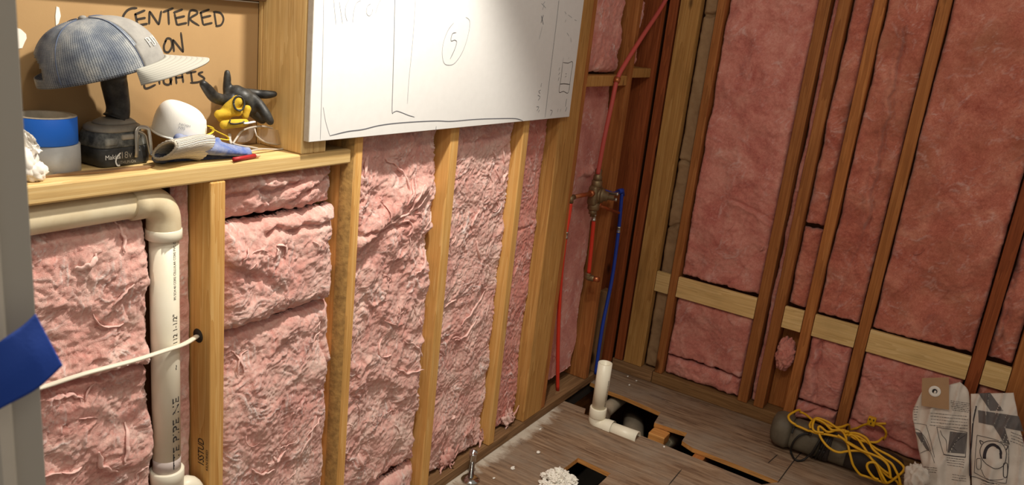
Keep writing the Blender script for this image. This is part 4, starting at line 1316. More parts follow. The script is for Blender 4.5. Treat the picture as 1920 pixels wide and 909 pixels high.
# crumpled white paper at the far left
def crumple_sheet(name, P00, P10, P01, P11, amp, seed, mat, parent=None, n=40, scale=6, thick=0.0012, nrm=(0, -1, 0), bow=0.0):
    ns2 = Noise(seed)
    U, V_ = np.meshgrid(np.linspace(0, 1, n), np.linspace(0, 1, n), indexing='ij')
    P00, P10, P01, P11 = map(np.asarray, (P00, P10, P01, P11))
    B = (1 - U)[..., None] * ((1 - V_)[..., None] * P00 + V_[..., None] * P01) + U[..., None] * ((1 - V_)[..., None] * P10 + V_[..., None] * P11)
    h = amp * (1.2 * (1 - np.abs(ns2(U * scale, V_ * scale)) * 2.5) + ns2.fbm(U * scale * .5 + 9, V_ * scale * .5, 3)) + bow * np.sin(math.pi * U) * np.sin(math.pi * V_)
    B = B + h[..., None] * np.asarray(nrm)
    V = B.reshape(-1, 3)
    W = V - np.asarray(nrm) * thick
    f = grid_faces(n, n)
    m = len(V)
    F_ = f + [tuple(m + i for i in q[::-1]) for q in f]
    rim = [i * n for i in range(n)] + [(n - 1) * n + j for j in range(1, n)] + [i * n + n - 1 for i in range(n - 2, -1, -1)] + [j for j in range(n - 2, 0, -1)]
    for i in range(len(rim)):
        k = (i + 1) % len(rim)
        F_.append((rim[i], m + rim[i], m + rim[k], rim[k]))
    return link(name, np.concatenate([V, W]), F_, mat, parent)


cw = thing('crumpled_wrapper', 'crumpled white paper at the far left end of the shelf', 'paper', (0.70, 1.37, ZS))
v, f = lump((0.672, 1.374, ZS + .030), .030, 610, 1.0, .75, 1.0, 30, 44, .22)
v = [np.array([p[0], p[1], max(p[2], ZS + .0004)]) for p in v]
link('wad', v, f, M['paper'], cw)
crumple_sheet('loose_flap', PA(44, 300, 1.37), PA(78, 282, 1.36), PA(40, 240, 1.385), PA(58, 252, 1.375), .004, 612, M['paper'], cw, 24, 4)
v, f = lump(PA(66, 318, 1.365) + [0, 0, -.004], .017, 613, 1.1, .7, 1.0, 24, 30, .3)
v = [np.array([p[0], p[1], max(p[2], ZS + .0004)]) for p in v]
link('wad', v, f, M['paper'], cw)

# cordless driver standing on its battery, cap hung on it
dr = thing('cordless_driver', 'black cordless driver standing on its battery under the grey cap', 'tool', (0.90, 1.44, ZS))
ya = math.radians(6)
DC = np.array([0.883, 1.442, ZS])
ex = np.array([math.cos(ya), math.sin(ya), 0]); ey = np.array([-math.sin(ya), math.cos(ya), 0])


def D(x, y, z):
    return DC + ex * x + ey * y + np.array([0, 0, z])


def slabs(levels, n=48, pw=4.0):
    """rounded-rectangle sections (half length, half width, x shift, y shift, z)"""
    V = []
    for hl, hw, sx, sy, z in levels:
        for j in range(n):
            t = 2 * math.pi * j / n
            c_, s_ = math.cos(t), math.sin(t)
            k = (abs(c_) ** pw + abs(s_) ** pw) ** (-1 / pw)
            V.append(D(sx + hl * c_ * k, sy + hw * s_ * k, z))
    F_ = grid_faces(len(levels), n, True)
    return V, F_ + [tuple(range(n)), tuple((len(levels) - 1) * n + j for j in range(n))[::-1]]


MB().add(*slabs([(.050, .034, 0, 0, .0), (.0545, .0375, 0, 0, .004), (.056, .038, 0, 0, .033), (.0545, .037, 0, 0, .036)], pw=7)).build('battery', M['blackp'], dr)
MB().add(*slabs([(.0535, .0365, -.001, 0, .0362), (.0555, .0375, -.001, 0, .039), (.050, .036, -.003, 0, .058), (.0455, .034, -.004, 0, .064)], pw=6)).build('battery_top', M['dustp'], dr)
MB().add(*slabs([(.048, .035, -.002, 0, .0642), (.050, .036, -.002, 0, .067), (.049, .035, -.002, 0, .073), (.043, .031, -.002, 0, .077)], pw=3.4)).build('foot', M['dustfoot'], dr)
MB().add(*slabs([(.040, .028, .002, 0, .0772), (.038, .027, .002, 0, .081), (.028, .022, .004, 0, .086)], pw=2.6)).build('foot_cap', M['dustfoot'], dr)
hp = [D(.006, 0, .084), D(.010, 0, .094), D(.011, 0, .110), D(.007, 0, .135), D(.001, -.003, .160), D(-.002, -.010, .176), D(0, -.016, .188)]
MB().add(*tube(smooth(hp, 5), np.interp(np.linspace(0, 1, 31), [0, .1, .3, .6, .8, 1], [.024, .0215, .021, .0235, .022, .012]), 24, True, 1.0)).build('handle', M['rubber'], dr)
# motor barrel hidden in the crown of the cap
MB().add(*lathe([(.010, -.032), (.015, -.028), (.017, -.01), (.017, .02), (.012, .032), (.006, .036)], D(.004, -.022, .196), (0.86, -0.5, 0), 24)).build('motor_barrel', M['dustp'], dr)
hk = [D(0.016, -.041, .016), D(0.016, -.043, .030), D(0.017, -.042, .062), D(0.020, -.041, .070), D(0.028, -.041, .073), D(0.042, -.041, .070), D(0.046, -.041, .062), D(0.048, -.043, .036), D(0.048, -.043, .018)]
MB().add(*tube(smooth(hk, 5), .0042, 10, True, .5)).build('belt_hook', M['steel'], dr)
hk = [D(0.022, -.040, .066), D(0.034, -.044, .058), D(0.038, -.044, .044), D(0.044, -.0435, .020), D(0.050, -.043, .018)]
MB().add(*tube(smooth(hk, 5), .0032, 8, True, .5)).build('belt_hook_arm', M['steel'], dr)
text_on('maker_lettering', 'Makita', 0.0125, D(-.050, -.0386, .0165), ex, (0, 0, 1), M['white'], bpy.data.objects['battery'], .0008)
text_on('voltage_lettering', '18v', 0.018, D(-.018, -.0386, .0160), ex, (0, 0, 1), M['dustfoot'], bpy.data.objects['battery'], .0008)
text_on('small_lettering', 'LITHIUM-ION', 0.0085, D(-.022, -.0386, .0055), ex, (0, 0, 1), M['dustfoot'], bpy.data.objects['battery'], .0008, .75)
text_on('small_lettering', '3.0Ah', 0.006, D(.012, -.0386, .0265), ex, (0, 0, 1), M['dustfoot'], bpy.data.objects['battery'], .0008)
# curved swoosh beside the digits
sw = smooth([D(-.016, -.0388, .027), D(-.023, -.0388, .021), D(-.027, -.0388, .012), D(-.024, -.0388, .004), D(-.018, -.0388, .003)], 6)
MB().add(*ribbon(sw, .003, -ey)).build('swoosh_print', M['white'], bpy.data.objects['battery'], False)
# scratched bevel highlights of the battery latch
bx = bm_box(-.012, .028, -.0395, -.030, .050, .060, .003, 2)
MB().add([D(*p) for p in bx[0]], bx[1]).build('latch_button', M['dustfoot'], dr)
bx = bm_box(-.046, -.018, -.0385, -.030, .040, .056, .004, 2)
MB().add([D(*p) for p in bx[0]], bx[1]).build('battery_rail', M['dustp'], dr)

# baseball cap
cap = thing('trucker_cap', 'dusty grey and navy mesh cap hanging over the cordless driver', 'cap', (0.86, 1.40, 1.36))
Fd = np.array([0.84, -0.54, 0.0]); Fd /= np.linalg.norm(Fd)
pit = math.radians(17)
roll = math.radians(4)
Sd = np.cross([0, 0, 1.0], Fd)
Ff = Fd * math.cos(pit) + np.array([0, 0, math.sin(pit)])
Uf = np.cross(Ff, Sd)
Uf, Sd = Uf * math.cos(roll) - Sd * math.sin(roll), Sd * math.cos(roll) + Uf * math.sin(roll)
CC = PA(192, 136, 1.395)
HA, HB_, HH = 0.109, 0.082, 0.096


def cap_pt(th, ph):
    c_, s_ = math.cos(th), math.sin(th)
    rad = math.cos(ph) ** 0.72
    zh = HH * math.sin(ph) ** 0.92
    fx = HA * c_ * rad
    if c_ > 0: fx *= 1.0 - .05 * math.sin(ph)
    k = 1 + 0.03 * math.sin(ph * 2) * c_
    dent = -0.010 * math.exp(-((th + 1.25) / .35) ** 2) * math.exp(-((ph - .75) / .35) ** 2)
    q = k + dent / .1
    return CC + Ff * fx * q + Sd * HB_ * s_ * rad * q + Uf * zh


nth, nph = 96, 34
V = []; UV = []
for i in range(nth):
    th = 2 * math.pi * i / nth - math.pi
    for j in range(nph):
        ph = (math.pi / 2) * (j / (nph - 1)) * 0.999
        V.append(cap_pt(th, ph)); UV.append((i / nth * 0.9, j / (nph - 1) * 0.5))
front, rear = [], []
for i in range(nth):
    k = (i + 1) % nth
    for j in range(nph - 1):
        th = 2 * math.pi * (i + .5) / nth - math.pi
        ph = (math.pi / 2) * (j + .5) / (nph - 1)
        q = (i * nph + j, k * nph + j, k * nph + j + 1, i * nph + j + 1)
        da = math.pi - abs(th)
        if da < 0.62 and 0.16 < ph < 0.16 + 0.42 * math.sqrt(max(0, 1 - (da / .62) ** 2)):
            continue                                   # adjuster opening at the back
        (front if abs(th) < 0.87 - .12 * math.sin(ph) else rear).append(q)


def sub(name, faces, mat, par):
    ids = sorted({i for q in faces for i in q}); mp = {a: b for b, a in enumerate(ids)}
    o = link(name, [V[i] for i in ids], [tuple(mp[i] for i in q) for q in faces], mat, par, True, uvs=[UV[i] for i in ids])
    sd = o.modifiers.new('thickness', 'SOLIDIFY'); sd.thickness = 0.0018; sd.offset = -1
    return o


sub('mesh_crown', rear, M['capmesh'], cap)['label'] = 'navy mesh back of the crown'
sub('front_panel', front, M['capgrey'], cap)['label'] = 'plain grey front panel'
top = cap_pt(0, math.pi / 2)
MB().add(*lathe([(0.007, -.001), (0.0065, .003), (0.003, .005), (0, .0052)], top, Uf, 16)).build('crown_button', M['capgrey'], cap)
# seams
for th in (-0.86, 0.86, -2.2, 2.2):
    MB().add(*tube([cap_pt(th - .0 * 1, p) + Uf * .0008 for p in np.linspace(0.02, 1.5, 26)], .0008, 6)).build('seam', M['navyseam'], cap)
# brim
nr, nb_ = 18, 40
V2 = []; UV2 = []
for i in range(nr):
    t = i / (nr - 1)
    for j in range(nb_):
        s = (j / (nb_ - 1)) * 2 - 1
        th = s * 1.02
        base = cap_pt(th, 0.02)
        ln = 0.074 * math.sqrt(max(0, 1 - s ** 2)) ** 0.8
        out = base + Ff * ln * t + Sd * (0.012 * s * t)
        droop = -0.004 * (s ** 2) * t - 0.022 * t
        V2.append(out + Uf * (droop + 0.002)); UV2.append((j / nb_, t))
bo = link('brim', V2, grid_faces(nr, nb_), M['brim'], cap, True, uvs=UV2)
sd = bo.modifiers.new('thickness', 'SOLIDIFY'); sd.thickness = 0.0028; sd.offset = 0
# white logo letters on the front panel
def on_cap(a, p):
    return cap_pt(a, p) + (Ff * math.cos(a) + Sd * math.sin(a)) * .0012


lg = MB()
for st in [[(-.60, .30), (-.60, .58)], [(-.60, .58), (-.46, .58), (-.46, .44), (-.60, .44)], [(-.40, .58), (-.40, .30), (-.26, .30), (-.26, .58)], [(-.18, .30), (-.18, .58)], [(-.10, .58), (-.02, .44), (.06, .58)], [(-.02, .44), (-.02, .30)]]:
    pts = []
    st = [(-.52 + (a_ + .60) * .55, .40 + (b_ - .44) * .62) for a_, b_ in st]
    for (a, b), (c_, d_) in zip(st[:-1], st[1:]):
        for t in np.linspace(0, 1, 6): pts.append(on_cap(a + (c_ - a) * t, b + (d_ - b) * t))
    lg.add(*tube(np.array(pts) + np.random.RandomState(1).randn(len(pts), 3) * 1e-6, .0009, 6, True, .6))
lg.build('logo_lettering', M['white'], bpy.data.objects['front_panel'])

# dust mask
mk = thing('dust_mask', 'white cup dust mask with yellow straps on the shelf', 'mask', (1.03, 1.43, ZS + .02))
Cm = np.array(PA(336, 247, 1.432))
mx = np.array([1.0, 0.10, -0.05]); mx /= np.linalg.norm(mx)
mu_ = np.array([0.02, -0.25, 1.0]); mu_ -= mx * (mu_ @ mx); mu_ /= np.linalg.norm(mu_)
mv = np.cross(mu_, mx)


def mask_pt(th, ph):
    rad = math.cos(ph) ** .62
    c_, s_ = math.cos(th), math.sin(th)
    x = .057 * c_ * rad + .010 * math.sin(ph) * -1 * .3
    y = .046 * s_ * rad
    z = .062 * math.sin(ph) ** .85 * (1 - .20 * c_ * rad)
    z += .0035 * math.exp(-((ph - .55) / .05) ** 2) * (c_ > .2)
    return Cm + mx * x + mv * y + mu_ * z


V = [mask_pt(2 * math.pi * i / 72, math.pi / 2 * j / 27 * .999) for i in range(72) for j in range(28)]
mo = link('mask_cup', V, [(i * 28 + j, ((i + 1) % 72) * 28 + j, ((i + 1) % 72) * 28 + j + 1, i * 28 + j + 1) for i in range(72) for j in range(27)], M['mask'], mk)
sd = mo.modifiers.new('thickness', 'SOLIDIFY'); sd.thickness = .002; sd.offset = -1
rim = [mask_pt(2 * math.pi * i / 48, 0) + mu_ * -.001 for i in range(49)]
MB().add(*tube(rim, .0022, 8)).build('rim_seam', M['mask'], mk)
for st in [[(390, 236), (399, 240), (398, 248), (384, 254), (370, 252), (362, 246)], [(395, 240), (410, 248), (426, 256), (427, 262), (410, 260), (385, 258), (378, 254)], [(338, 250), (352, 254), (366, 254), (375, 258), (374, 249)]]:
    P = smooth([PA(p[0], p[1], 1.393) for p in st], 6)
    MB().add(*tube(P, .0036, 8, True, .35)).build('elastic_strap', M['yellow'], mk)
v, f = text2d('NIOSH\nN95', 0.008)
P = []
for q in v:
    th = math.radians(-118) + (q[0] - .012) / .05 * .9; ph = .38 + (q[1] - 0) / .075
    p_ = mask_pt(th, max(ph, .05)); P.append(p_ + (p_ - Cm) / np.linalg.norm(p_ - Cm) * .0009)
link('mask_print', P, f, M['pencil'], mk, False)


# gloves
def blob(name, tubes, mat, parent, voxel=0.003, sm=4):
    b = MB()
    for P, r_, fl in tubes:
        P = smooth(P, 5)
        rr_ = np.interp(np.linspace(0, 1, len(P)), np.linspace(0, 1, len(r_)), r_)
        # rounded ends
        b.add(*tube(P, rr_, 14, True, fl))
        for e in (0, -1):
            b.add(*lump(P[e], rr_[e], 1, 1, 1, 1, 10, 14, 0))
    o = b.build(name, mat, parent)
    rm = o.modifiers.new('skin', 'REMESH'); rm.mode = 'VOXEL'; rm.voxel_size = voxel; rm.use_smooth_shade = True
    s_ = o.modifiers.new('relax', 'SMOOTH'); s_.iterations = sm; s_.factor = .5
    return o


g1 = thing('work_glove', 'black rubber-coated glove with splayed fingers and yellow cuff in the niche corner', 'glove', (1.20, 1.42, ZS))
q = lambda x, y, Y=1.43: PA(370 + x / 5.347, 120 + y / 5.347, Y)
blob('glove_shell', [
    ([q(395, 300, 1.45), q(470, 330, 1.44), q(520, 420, 1.44)], [.020, .024, .020], .8),
    ([q(330, 380, 1.45), q(400, 360, 1.45), q(480, 420, 1.45)], [.020, .022, .022], .8),
    ([q(60, 200, 1.42), q(110, 260, 1.425), q(170, 330, 1.43), q(260, 360, 1.44), q(340, 370, 1.45)], [.0085, .0115, .0125, .0125, .014], 1),
    ([q(300, 85, 1.462), q(300, 150, 1.462), q(295, 230, 1.462), q(300, 310, 1.462)], [.0065, .0085, .0085, .009], 1),
    ([q(770, 300, 1.42), q(700, 305, 1.43), q(600, 300, 1.445), q(500, 290, 1.45), q(420, 290, 1.45)], [.0075, .0100, .0105, .0105, .011], 1),
    ([q(730, 575, 1.40), q(690, 510, 1.405), q(620, 410, 1.42), q(550, 340, 1.43), q(480, 310, 1.44)], [.0090, .0115, .0120, .0115, .011], 1),
    ([q(650, 560, 1.45), q(580, 500, 1.45), q(520, 440, 1.45)], [.010, .012, .016], 1)], M['rubber'], g1)
cuffs = [([q(262, 520), q(330, 440, 1.415), q(400, 370, 1.405)], [.016, .0155, .0125]),
         ([q(215, 505, 1.42), q(300, 490, 1.415), q(400, 470, 1.41)], [.010, .012, .012]),
         ([q(270, 610, 1.40), q(350, 600, 1.395), q(450, 590, 1.395), q(480, 585, 1.395)], [.010, .011, .010, .008]),
         ([q(480, 520, 1.415), q(500, 450, 1.415)], [.008, .009])]
blob('knit_cuff', [(a, b, .9) for a, b in cuffs], M['yellowknit'], g1, .0025, 3)
# rolled open end of the cuff
axis = q(415, 345, 1.396) - q(395, 385, 1.406)
ring_c = q(418, 395, 1.3955)
rn = np.array([-.35, -.9, .15]); rn /= np.linalg.norm(rn)
a1 = np.cross(rn, [0, 0, 1]); a1 /= np.linalg.norm(a1); a2 = np.cross(rn, a1)
rp_ = [ring_c + a1 * .0115 * math.cos(t) + a2 * .0150 * math.sin(t) for t in np.linspace(0, 2 * math.pi, 30)]
MB().add(*tube(rp_, .0022, 8)).build('cuff_rim', M['rubber'], g1)
MB().add(*lathe([(.0125, .0015), (.0105, -.004), (.008, -.012), (0, -.013)], ring_c, rn, 20, False)).build('cuff_lining', M['yellowknit'], g1)
MB().add(*tube(smooth([q(330, 560, 1.388), q(325, 590, 1.386), q(370, 600, 1.384), q(440, 590, 1.384), q(470, 575, 1.384)], 5), .0016, 8)).build('cuff_rim', M['rubber'], g1)
tgp = [q(465, 595, 1.383), q(500, 592, 1.383), q(570, 578, 1.385)]
MB().add(*tube(smooth(tgp, 4), .0050, 8, True, .35)).build('care_tag', M['white'], g1)

g2 = thing('work_glove', 'blue-dipped glove with ribbed white cuff lying at the shelf front', 'glove', (1.02, 1.37, ZS))
# cuff: flattened ribbed tube with an open mouth
w = lambda x, y, Y=1.368: PA(260 + x / 4.33, 120 + y / 4.33, Y)
cl = [w(215, 700, 1.360), w(290, 690, 1.362), w(380, 675, 1.366), w(470, 670, 1.370), w(540, 680, 1.372)]
P = smooth(cl, 6)
T, A_, B_ = frames(P)
nC = 40
V = []; UV = []
for i, p in enumerate(P):
    t = i / (len(P) - 1)
    up = np.array([0.25, -.1, 1.0]) * (1 - t) + np.array([.35, 0.25, .6]) * t
    up -= T[i] * (up @ T[i]); up /= np.linalg.norm(up)
    sdv = np.cross(T[i], up)
    hw, hh = .036 * (1 - t) + .030 * t, .0125 * (1 - t) + .012 * t
    tilt = up * math.cos(.95) + sdv * math.sin(.95); nr_ = np.cross(T[i], tilt)
    for j in range(nC):
        a = 2 * math.pi * j / nC
        rib = 1 + .04 * math.cos(a * 20)
        V.append(p + tilt * hw * math.cos(a) * rib + nr_ * hh * math.sin(a) * rib)
        UV.append((j / nC, t))
V = [np.array([p[0], p[1], max(p[2], ZS + .0006)]) for p in V]
co = link('ribbed_cuff', V, grid_faces(len(P), nC, True), M['knit'], g2, True, uvs=UV)
sd = co.modifiers.new('thickness', 'SOLIDIFY'); sd.thickness = .0035; sd.offset = -1
MB().add(*tube([V[j % nC] + np.array([-.001, 0, 0]) for j in range(nC + 1)], .0028, 8)).build('cuff_hem', M['knit'], g2)
bo_ = blob('dipped_palm', [
    ([w(330, 610, 1.374), w(450, 630, 1.374), w(560, 670, 1.376), w(680, 690, 1.374)], [.010, .016, .017, .015], .6),
    ([w(330, 610, 1.372), w(420, 640, 1.372), w(560, 680, 1.37), w(700, 700, 1.368), w(800, 715, 1.366), w(890, 725, 1.364)], [.012, .017, .018, .014, .0105, .0085], .8),
    ([w(560, 640, 1.378), w(680, 670, 1.376), w(800, 690, 1.374), w(885, 700, 1.372)], [.014, .012, .0095, .0075], .8),
    ([w(480, 635, 1.376), w(560, 622, 1.382), w(640, 618, 1.386)], [.012, .010, .007], .8)], M['blueglove'], g2, .0028, 4)
g3 = thing('work_glove', 'navy glove half hidden under the blue-dipped glove', 'glove', (1.02, 1.385, ZS))
blob('dipped_fingers', [([w(190, 765, 1.395), w(150, 765, 1.392)], [.0115, .0105], .9), ([w(200, 765, 1.40), w(330, 765, 1.405), w(480, 760, 1.40), w(620, 765, 1.392), w(800, 770, 1.380)], [.010, .0115, .0115, .0105, .0085], .75)], M['navyglove'], g3, .0028, 3)

# safety glasses
sg = thing('safety_glasses', 'clear safety glasses lying on the shelf beside the black glove', 'glasses', (1.25, 1.40, ZS))
z = lambda x, y, Y: PA(370 + x / 5.347, 120 + y / 5.347, Y)
def lens(corners, depthY, bowd, name):
    n = 14
    c = [z(x, y, Y) for x, y, Y in corners]       # bl br tl tr
    V = []
    for i in range(n):
        for j in range(n):
            u, t = i / (n - 1), j / (n - 1)
            uu_, tt_ = u, t
            p = (1 - uu_) * ((1 - tt_) * c[0] + tt_ * c[2]) + uu_ * ((1 - tt_) * c[1] + tt_ * c[3])
            p = p + np.array([0, -bowd, 0]) * (math.sin(math.pi * u)) + np.array([0, 0, .006]) * math.sin(math.pi * u) * (t - .5) * 2
            V.append(p)
    o = link(name, V, grid_faces(n, n), M['lens'], sg)
    s_ = o.modifiers.new('thickness', 'SOLIDIFY'); s_.thickness = .0016
    return o


lens([(610, 760, 1.412), (890, 790, 1.415), (610, 655, 1.420), (840, 680, 1.425)], 0, .012, 'lens')
lens([(400, 780, 1.390), (570, 700, 1.410), (430, 700, 1.400), (575, 640, 1.418)], 0, .010, 'lens')
fr_pts = [z(355, 800, 1.385), z(395, 740, 1.392), z(450, 670, 1.402), z(560, 632, 1.415), z(680, 628, 1.430), z(800, 665, 1.440), z(885, 750, 1.430), z(918, 800, 1.420)]
MB().add(*tube(smooth(fr_pts, 6), .0022, 8)).build('brow_bar', M['frame'], sg)
MB().add(*tube(smooth([z(575, 650, 1.412), z(585, 690, 1.405), z(605, 730, 1.405), z(700, 790, 1.412), z(880, 815, 1.425)], 6), .0018, 8)).build('lens_rim', M['frame'], sg)
MB().add(*tube(smooth([z(915, 800, 1.42), z(890, 840, 1.405), z(800, 855, 1.40), z(650, 850, 1.392), z(560, 865, 1.385), z(530, 880, 1.382)], 6), .0034, 8, True, .5)).build('temple_arm', M['frame'], sg)
MB().add(*tube(smooth([z(360, 800, 1.385), z(420, 815, 1.385), z(520, 830, 1.388), z(600, 845, 1.390)], 6), .0034, 8, True, .6)).build('temple_arm', M['frame'], sg)
MB().add(*tube(smooth([z(345, 800, 1.388), z(325, 750, 1.395), z(325, 700, 1.405)], 5), .0040, 8, True, .5)).build('side_shield', M['frame'], sg)

# red carpenter pencil tip, shims
pc = thing('carpenter_pencil', 'red pencil end poking out under the blue glove at the shelf edge', 'pencil', (1.15, 1.365, ZS))
p0, p1, p2 = PF(450, 297, ZS + .006), PF(478, 292, ZS + .006), PF(488, 292, ZS + .005)
MB().add(*tube([PF(438, 299, ZS + .006), p0, p1], .0048, 6)).build('painted_shaft', M['redpencil'], pc)
MB().add(*tube([p1, p1 + (p2 - p1) * .6, p2], [.0046, .004, .0012], 8)).build('sharpened_tip', M['pencilwood'], pc)
a, b = PF(82, 334, ZS), PF(275, 318, ZS)
c_, d_ = PF(120, 327, ZS), PF(290, 312, ZS)
ctr = thing('wood_shim', 'thin grey wooden shim lying along the shelf front under the tools', 'shim', (0.85, 1.36, ZS))
sv = [np.array([p[0], max(p[1], A0 + .002), ZS + .0003]) for p in (a, b, d_, c_)]
sv = sv + [p + np.array([0, 0, .0035]) for p in sv]
link('shim_body', sv, [(3, 2, 1, 0), (4, 5, 6, 7), (0, 1, 5, 4), (1, 2, 6, 5), (2, 3, 7, 6), (3, 0, 4, 7)], M['greyX'], ctr, False)

# ------------------------------------------------------------------ door jamb close to the camera with a flap of tape
jd = ray(88, 860)
def jp(px, py, dist):
    d = ray(px, py); h = math.hypot(d[0], d[1]); return np.array([d[0], d[1], d[2]]) * dist / h + np.array([0, 0, CAM_H])


e = jp(58, 455, 0.52)
ang = math.atan2(e[1], e[0])
er = np.array([math.sin(ang), -math.cos(ang), 0])          # to the right of the sight line
ef = np.array([math.cos(ang), math.sin(ang), 0])
jm = thing('door_jamb', 'out of focus grey door jamb at the left edge', 'door jamb', (e[0], e[1], 0.0))
prof = [(0, 0.0), (0, 0.09), (-0.20, 0.09), (-0.20, -0.012), (-0.022, -0.012), (-0.0165, -0.006), (-0.015, 0.0)]
V = []
for zz_ in (0.001, 2.45):
    for a, b in prof:
        p = e + er * a + ef * b; V.append([p[0], p[1], zz_])
n = len(prof)
link('jamb_post', V, [(i, (i + 1) % n, n + (i + 1) % n, n + i) for i in range(n)] + [tuple(range(n))[::-1], tuple(n + i for i in range(n))], M['jamb'], jm, False)
# tape flap
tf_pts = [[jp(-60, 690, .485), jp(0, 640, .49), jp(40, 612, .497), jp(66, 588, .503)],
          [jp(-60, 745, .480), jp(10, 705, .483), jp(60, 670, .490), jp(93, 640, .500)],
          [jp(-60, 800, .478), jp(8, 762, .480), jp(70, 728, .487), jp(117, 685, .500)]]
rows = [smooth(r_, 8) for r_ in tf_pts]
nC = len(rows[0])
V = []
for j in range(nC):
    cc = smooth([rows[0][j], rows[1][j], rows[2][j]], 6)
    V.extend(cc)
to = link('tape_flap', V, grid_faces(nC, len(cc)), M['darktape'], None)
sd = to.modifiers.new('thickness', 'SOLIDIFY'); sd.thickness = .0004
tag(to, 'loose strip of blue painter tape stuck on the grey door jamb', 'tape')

# ------------------------------------------------------------------ power tool, cord and vacuum bags at the right
tl = thing('power_tool', 'dark grey corded power tool lying on the floor by the right wall', 'tool', (3.17, 0.28, 0.0))
ta = np.array([3.125, 0.515, 0.070]); tb_ = np.array([3.155, 0.020, 0.060])
ax_ = (tb_ - ta); LT = np.linalg.norm(ax_); ax_ /= LT
sv_ = np.cross(ax_, [0, 0, 1.0]); sv_ /= np.linalg.norm(sv_); uv_ = np.cross(sv_, ax_)


def loft(secs, n=28, pw=2.6):
    V = []
    for s, hw, hh, oz in secs:
        c = ta + ax_ * s
        for j in range(n):
            t = 2 * math.pi * j / n
            k = (abs(math.cos(t)) ** pw + abs(math.sin(t)) ** pw) ** (-1 / pw)
            p = c + sv_ * hw * math.cos(t) * k + uv_ * (hh * math.sin(t) * k + oz)
            p[2] = max(p[2], .0008)
            V.append(p)
    return V, grid_faces(len(secs), n, True) + [tuple(range(n)), tuple((len(secs) - 1) * n + j for j in range(n))[::-1]]


MB().add(*loft([(-.030, .024, .030, .004), (-.022, .052, .054, .004), (0.0, .068, .066, .002), (.035, .070, .068, .0), (.050, .060, .060, .0)])).build('gear_head', M['toolgrey'], tl)
MB().add(*loft([(.045, .054, .054, -.004), (.065, .060, .060, -.002), (.15, .060, .060, -.002), (.170, .056, .056, -.002)])).build('housing', M['toolgrey'], tl)
MB().add(*loft([(.165, .059, .059, -.002), (.17, .063, .063, -.001), (.20, .063, .063, -.001), (.205, .058, .058, -.002)])).build('rubber_band', M['toolblack'], tl)
MB().add(*loft([(.203, .057, .057, -.003), (.26, .057, .056, -.004), (.265, .055, .054, -.005)])).build('mid_housing', M['toolgrey'], tl)
MB().add(*loft([(.264, .058, .056, -.003), (.30, .060, .056, -.003), (.42, .056, .051, -.006), (.455, .048, .044, -.008), (.465, .034, .030, -.010)])).build('motor_housing', M['toolblack'], tl)
lc = ta + ax_ * .232
lab_n = (-0.62 * np.array([1, 0, 0]) + .78 * np.array([0, 0, 1.]))
ly = np.cross(lab_n, ax_); ly /= np.linalg.norm(ly)
ly = ly if ly[2] > 0 else -ly
lx = np.cross(ly, lab_n)
text_on('model_lettering', '1012', 0.020, ta + ax_ * .205 + lab_n * .0580 + np.array([0, 0, -.006]), ax_, np.cross(lab_n, ax_), M['white'], tl, .002)
cd = [(1485, 812), (1492, 800), (1512, 806), (1520, 816), (1512, 812), (1497, 818), (1486, 832), (1483, 848), (1492, 862), (1506, 862), (1520, 850), (1534, 830), (1544, 815), (1552, 815)]
pcm = MB()


def on_tool(px, py, lift=.004):
    """nearest hit of the sight line with the tool body's round hull"""
    o_ = np.array([0, 0, CAM_H]); d = ray(px, py); d = d / np.linalg.norm(d)
    for s in np.linspace(2.2, 4.2, 1400):
        p = o_ + d * s
        w_ = p - ta; t = w_ @ ax_
        rr_ = np.linalg.norm(w_ - ax_ * t)
        r0 = .080 if t < .05 else (.072 if .14 < t < .23 else .067)
        if (-.03 < t < .47 and rr_ < r0 + lift) or p[2] < lift or p[0] > 3.262: return p
    return p


def clear_tool(P, gap):
    out = []
    for p in P:
        w_ = p - ta; t = w_ @ ax_; rv = w_ - ax_ * t; rl = np.linalg.norm(rv) + 1e-9
        if -.05 < t < .49:
            need = (.077 if t < .06 else (.0785 if .12 < t < .25 else .068)) + gap
            if rl < need: p = p + rv / rl * (need - rl)
        out.append(np.array([p[0], p[1], max(p[2], gap)]))
    return np.array(out)


P = clear_tool(smooth([on_tool(x, y, .007) for x, y in cd], 8), .0045)
pcm.add(*tube(P, .0042, 8))
for k in range(3):
    s0 = .155 + .016 * k
    ring = [ta + ax_ * (s0 + .012 * math.sin(t)) + sv_ * .0685 * math.cos(t) + uv_ * .0685 * math.sin(t) for t in np.linspace(0, 2 * math.pi, 40)]
    ring = [np.array([p[0], p[1], max(p[2], .0045)]) for p in ring]
    pcm.add(*tube(ring, .0042, 8))
pcm.build('black_cord', M['cordblack'], tl)['label'] = 'black cord wound round the middle'

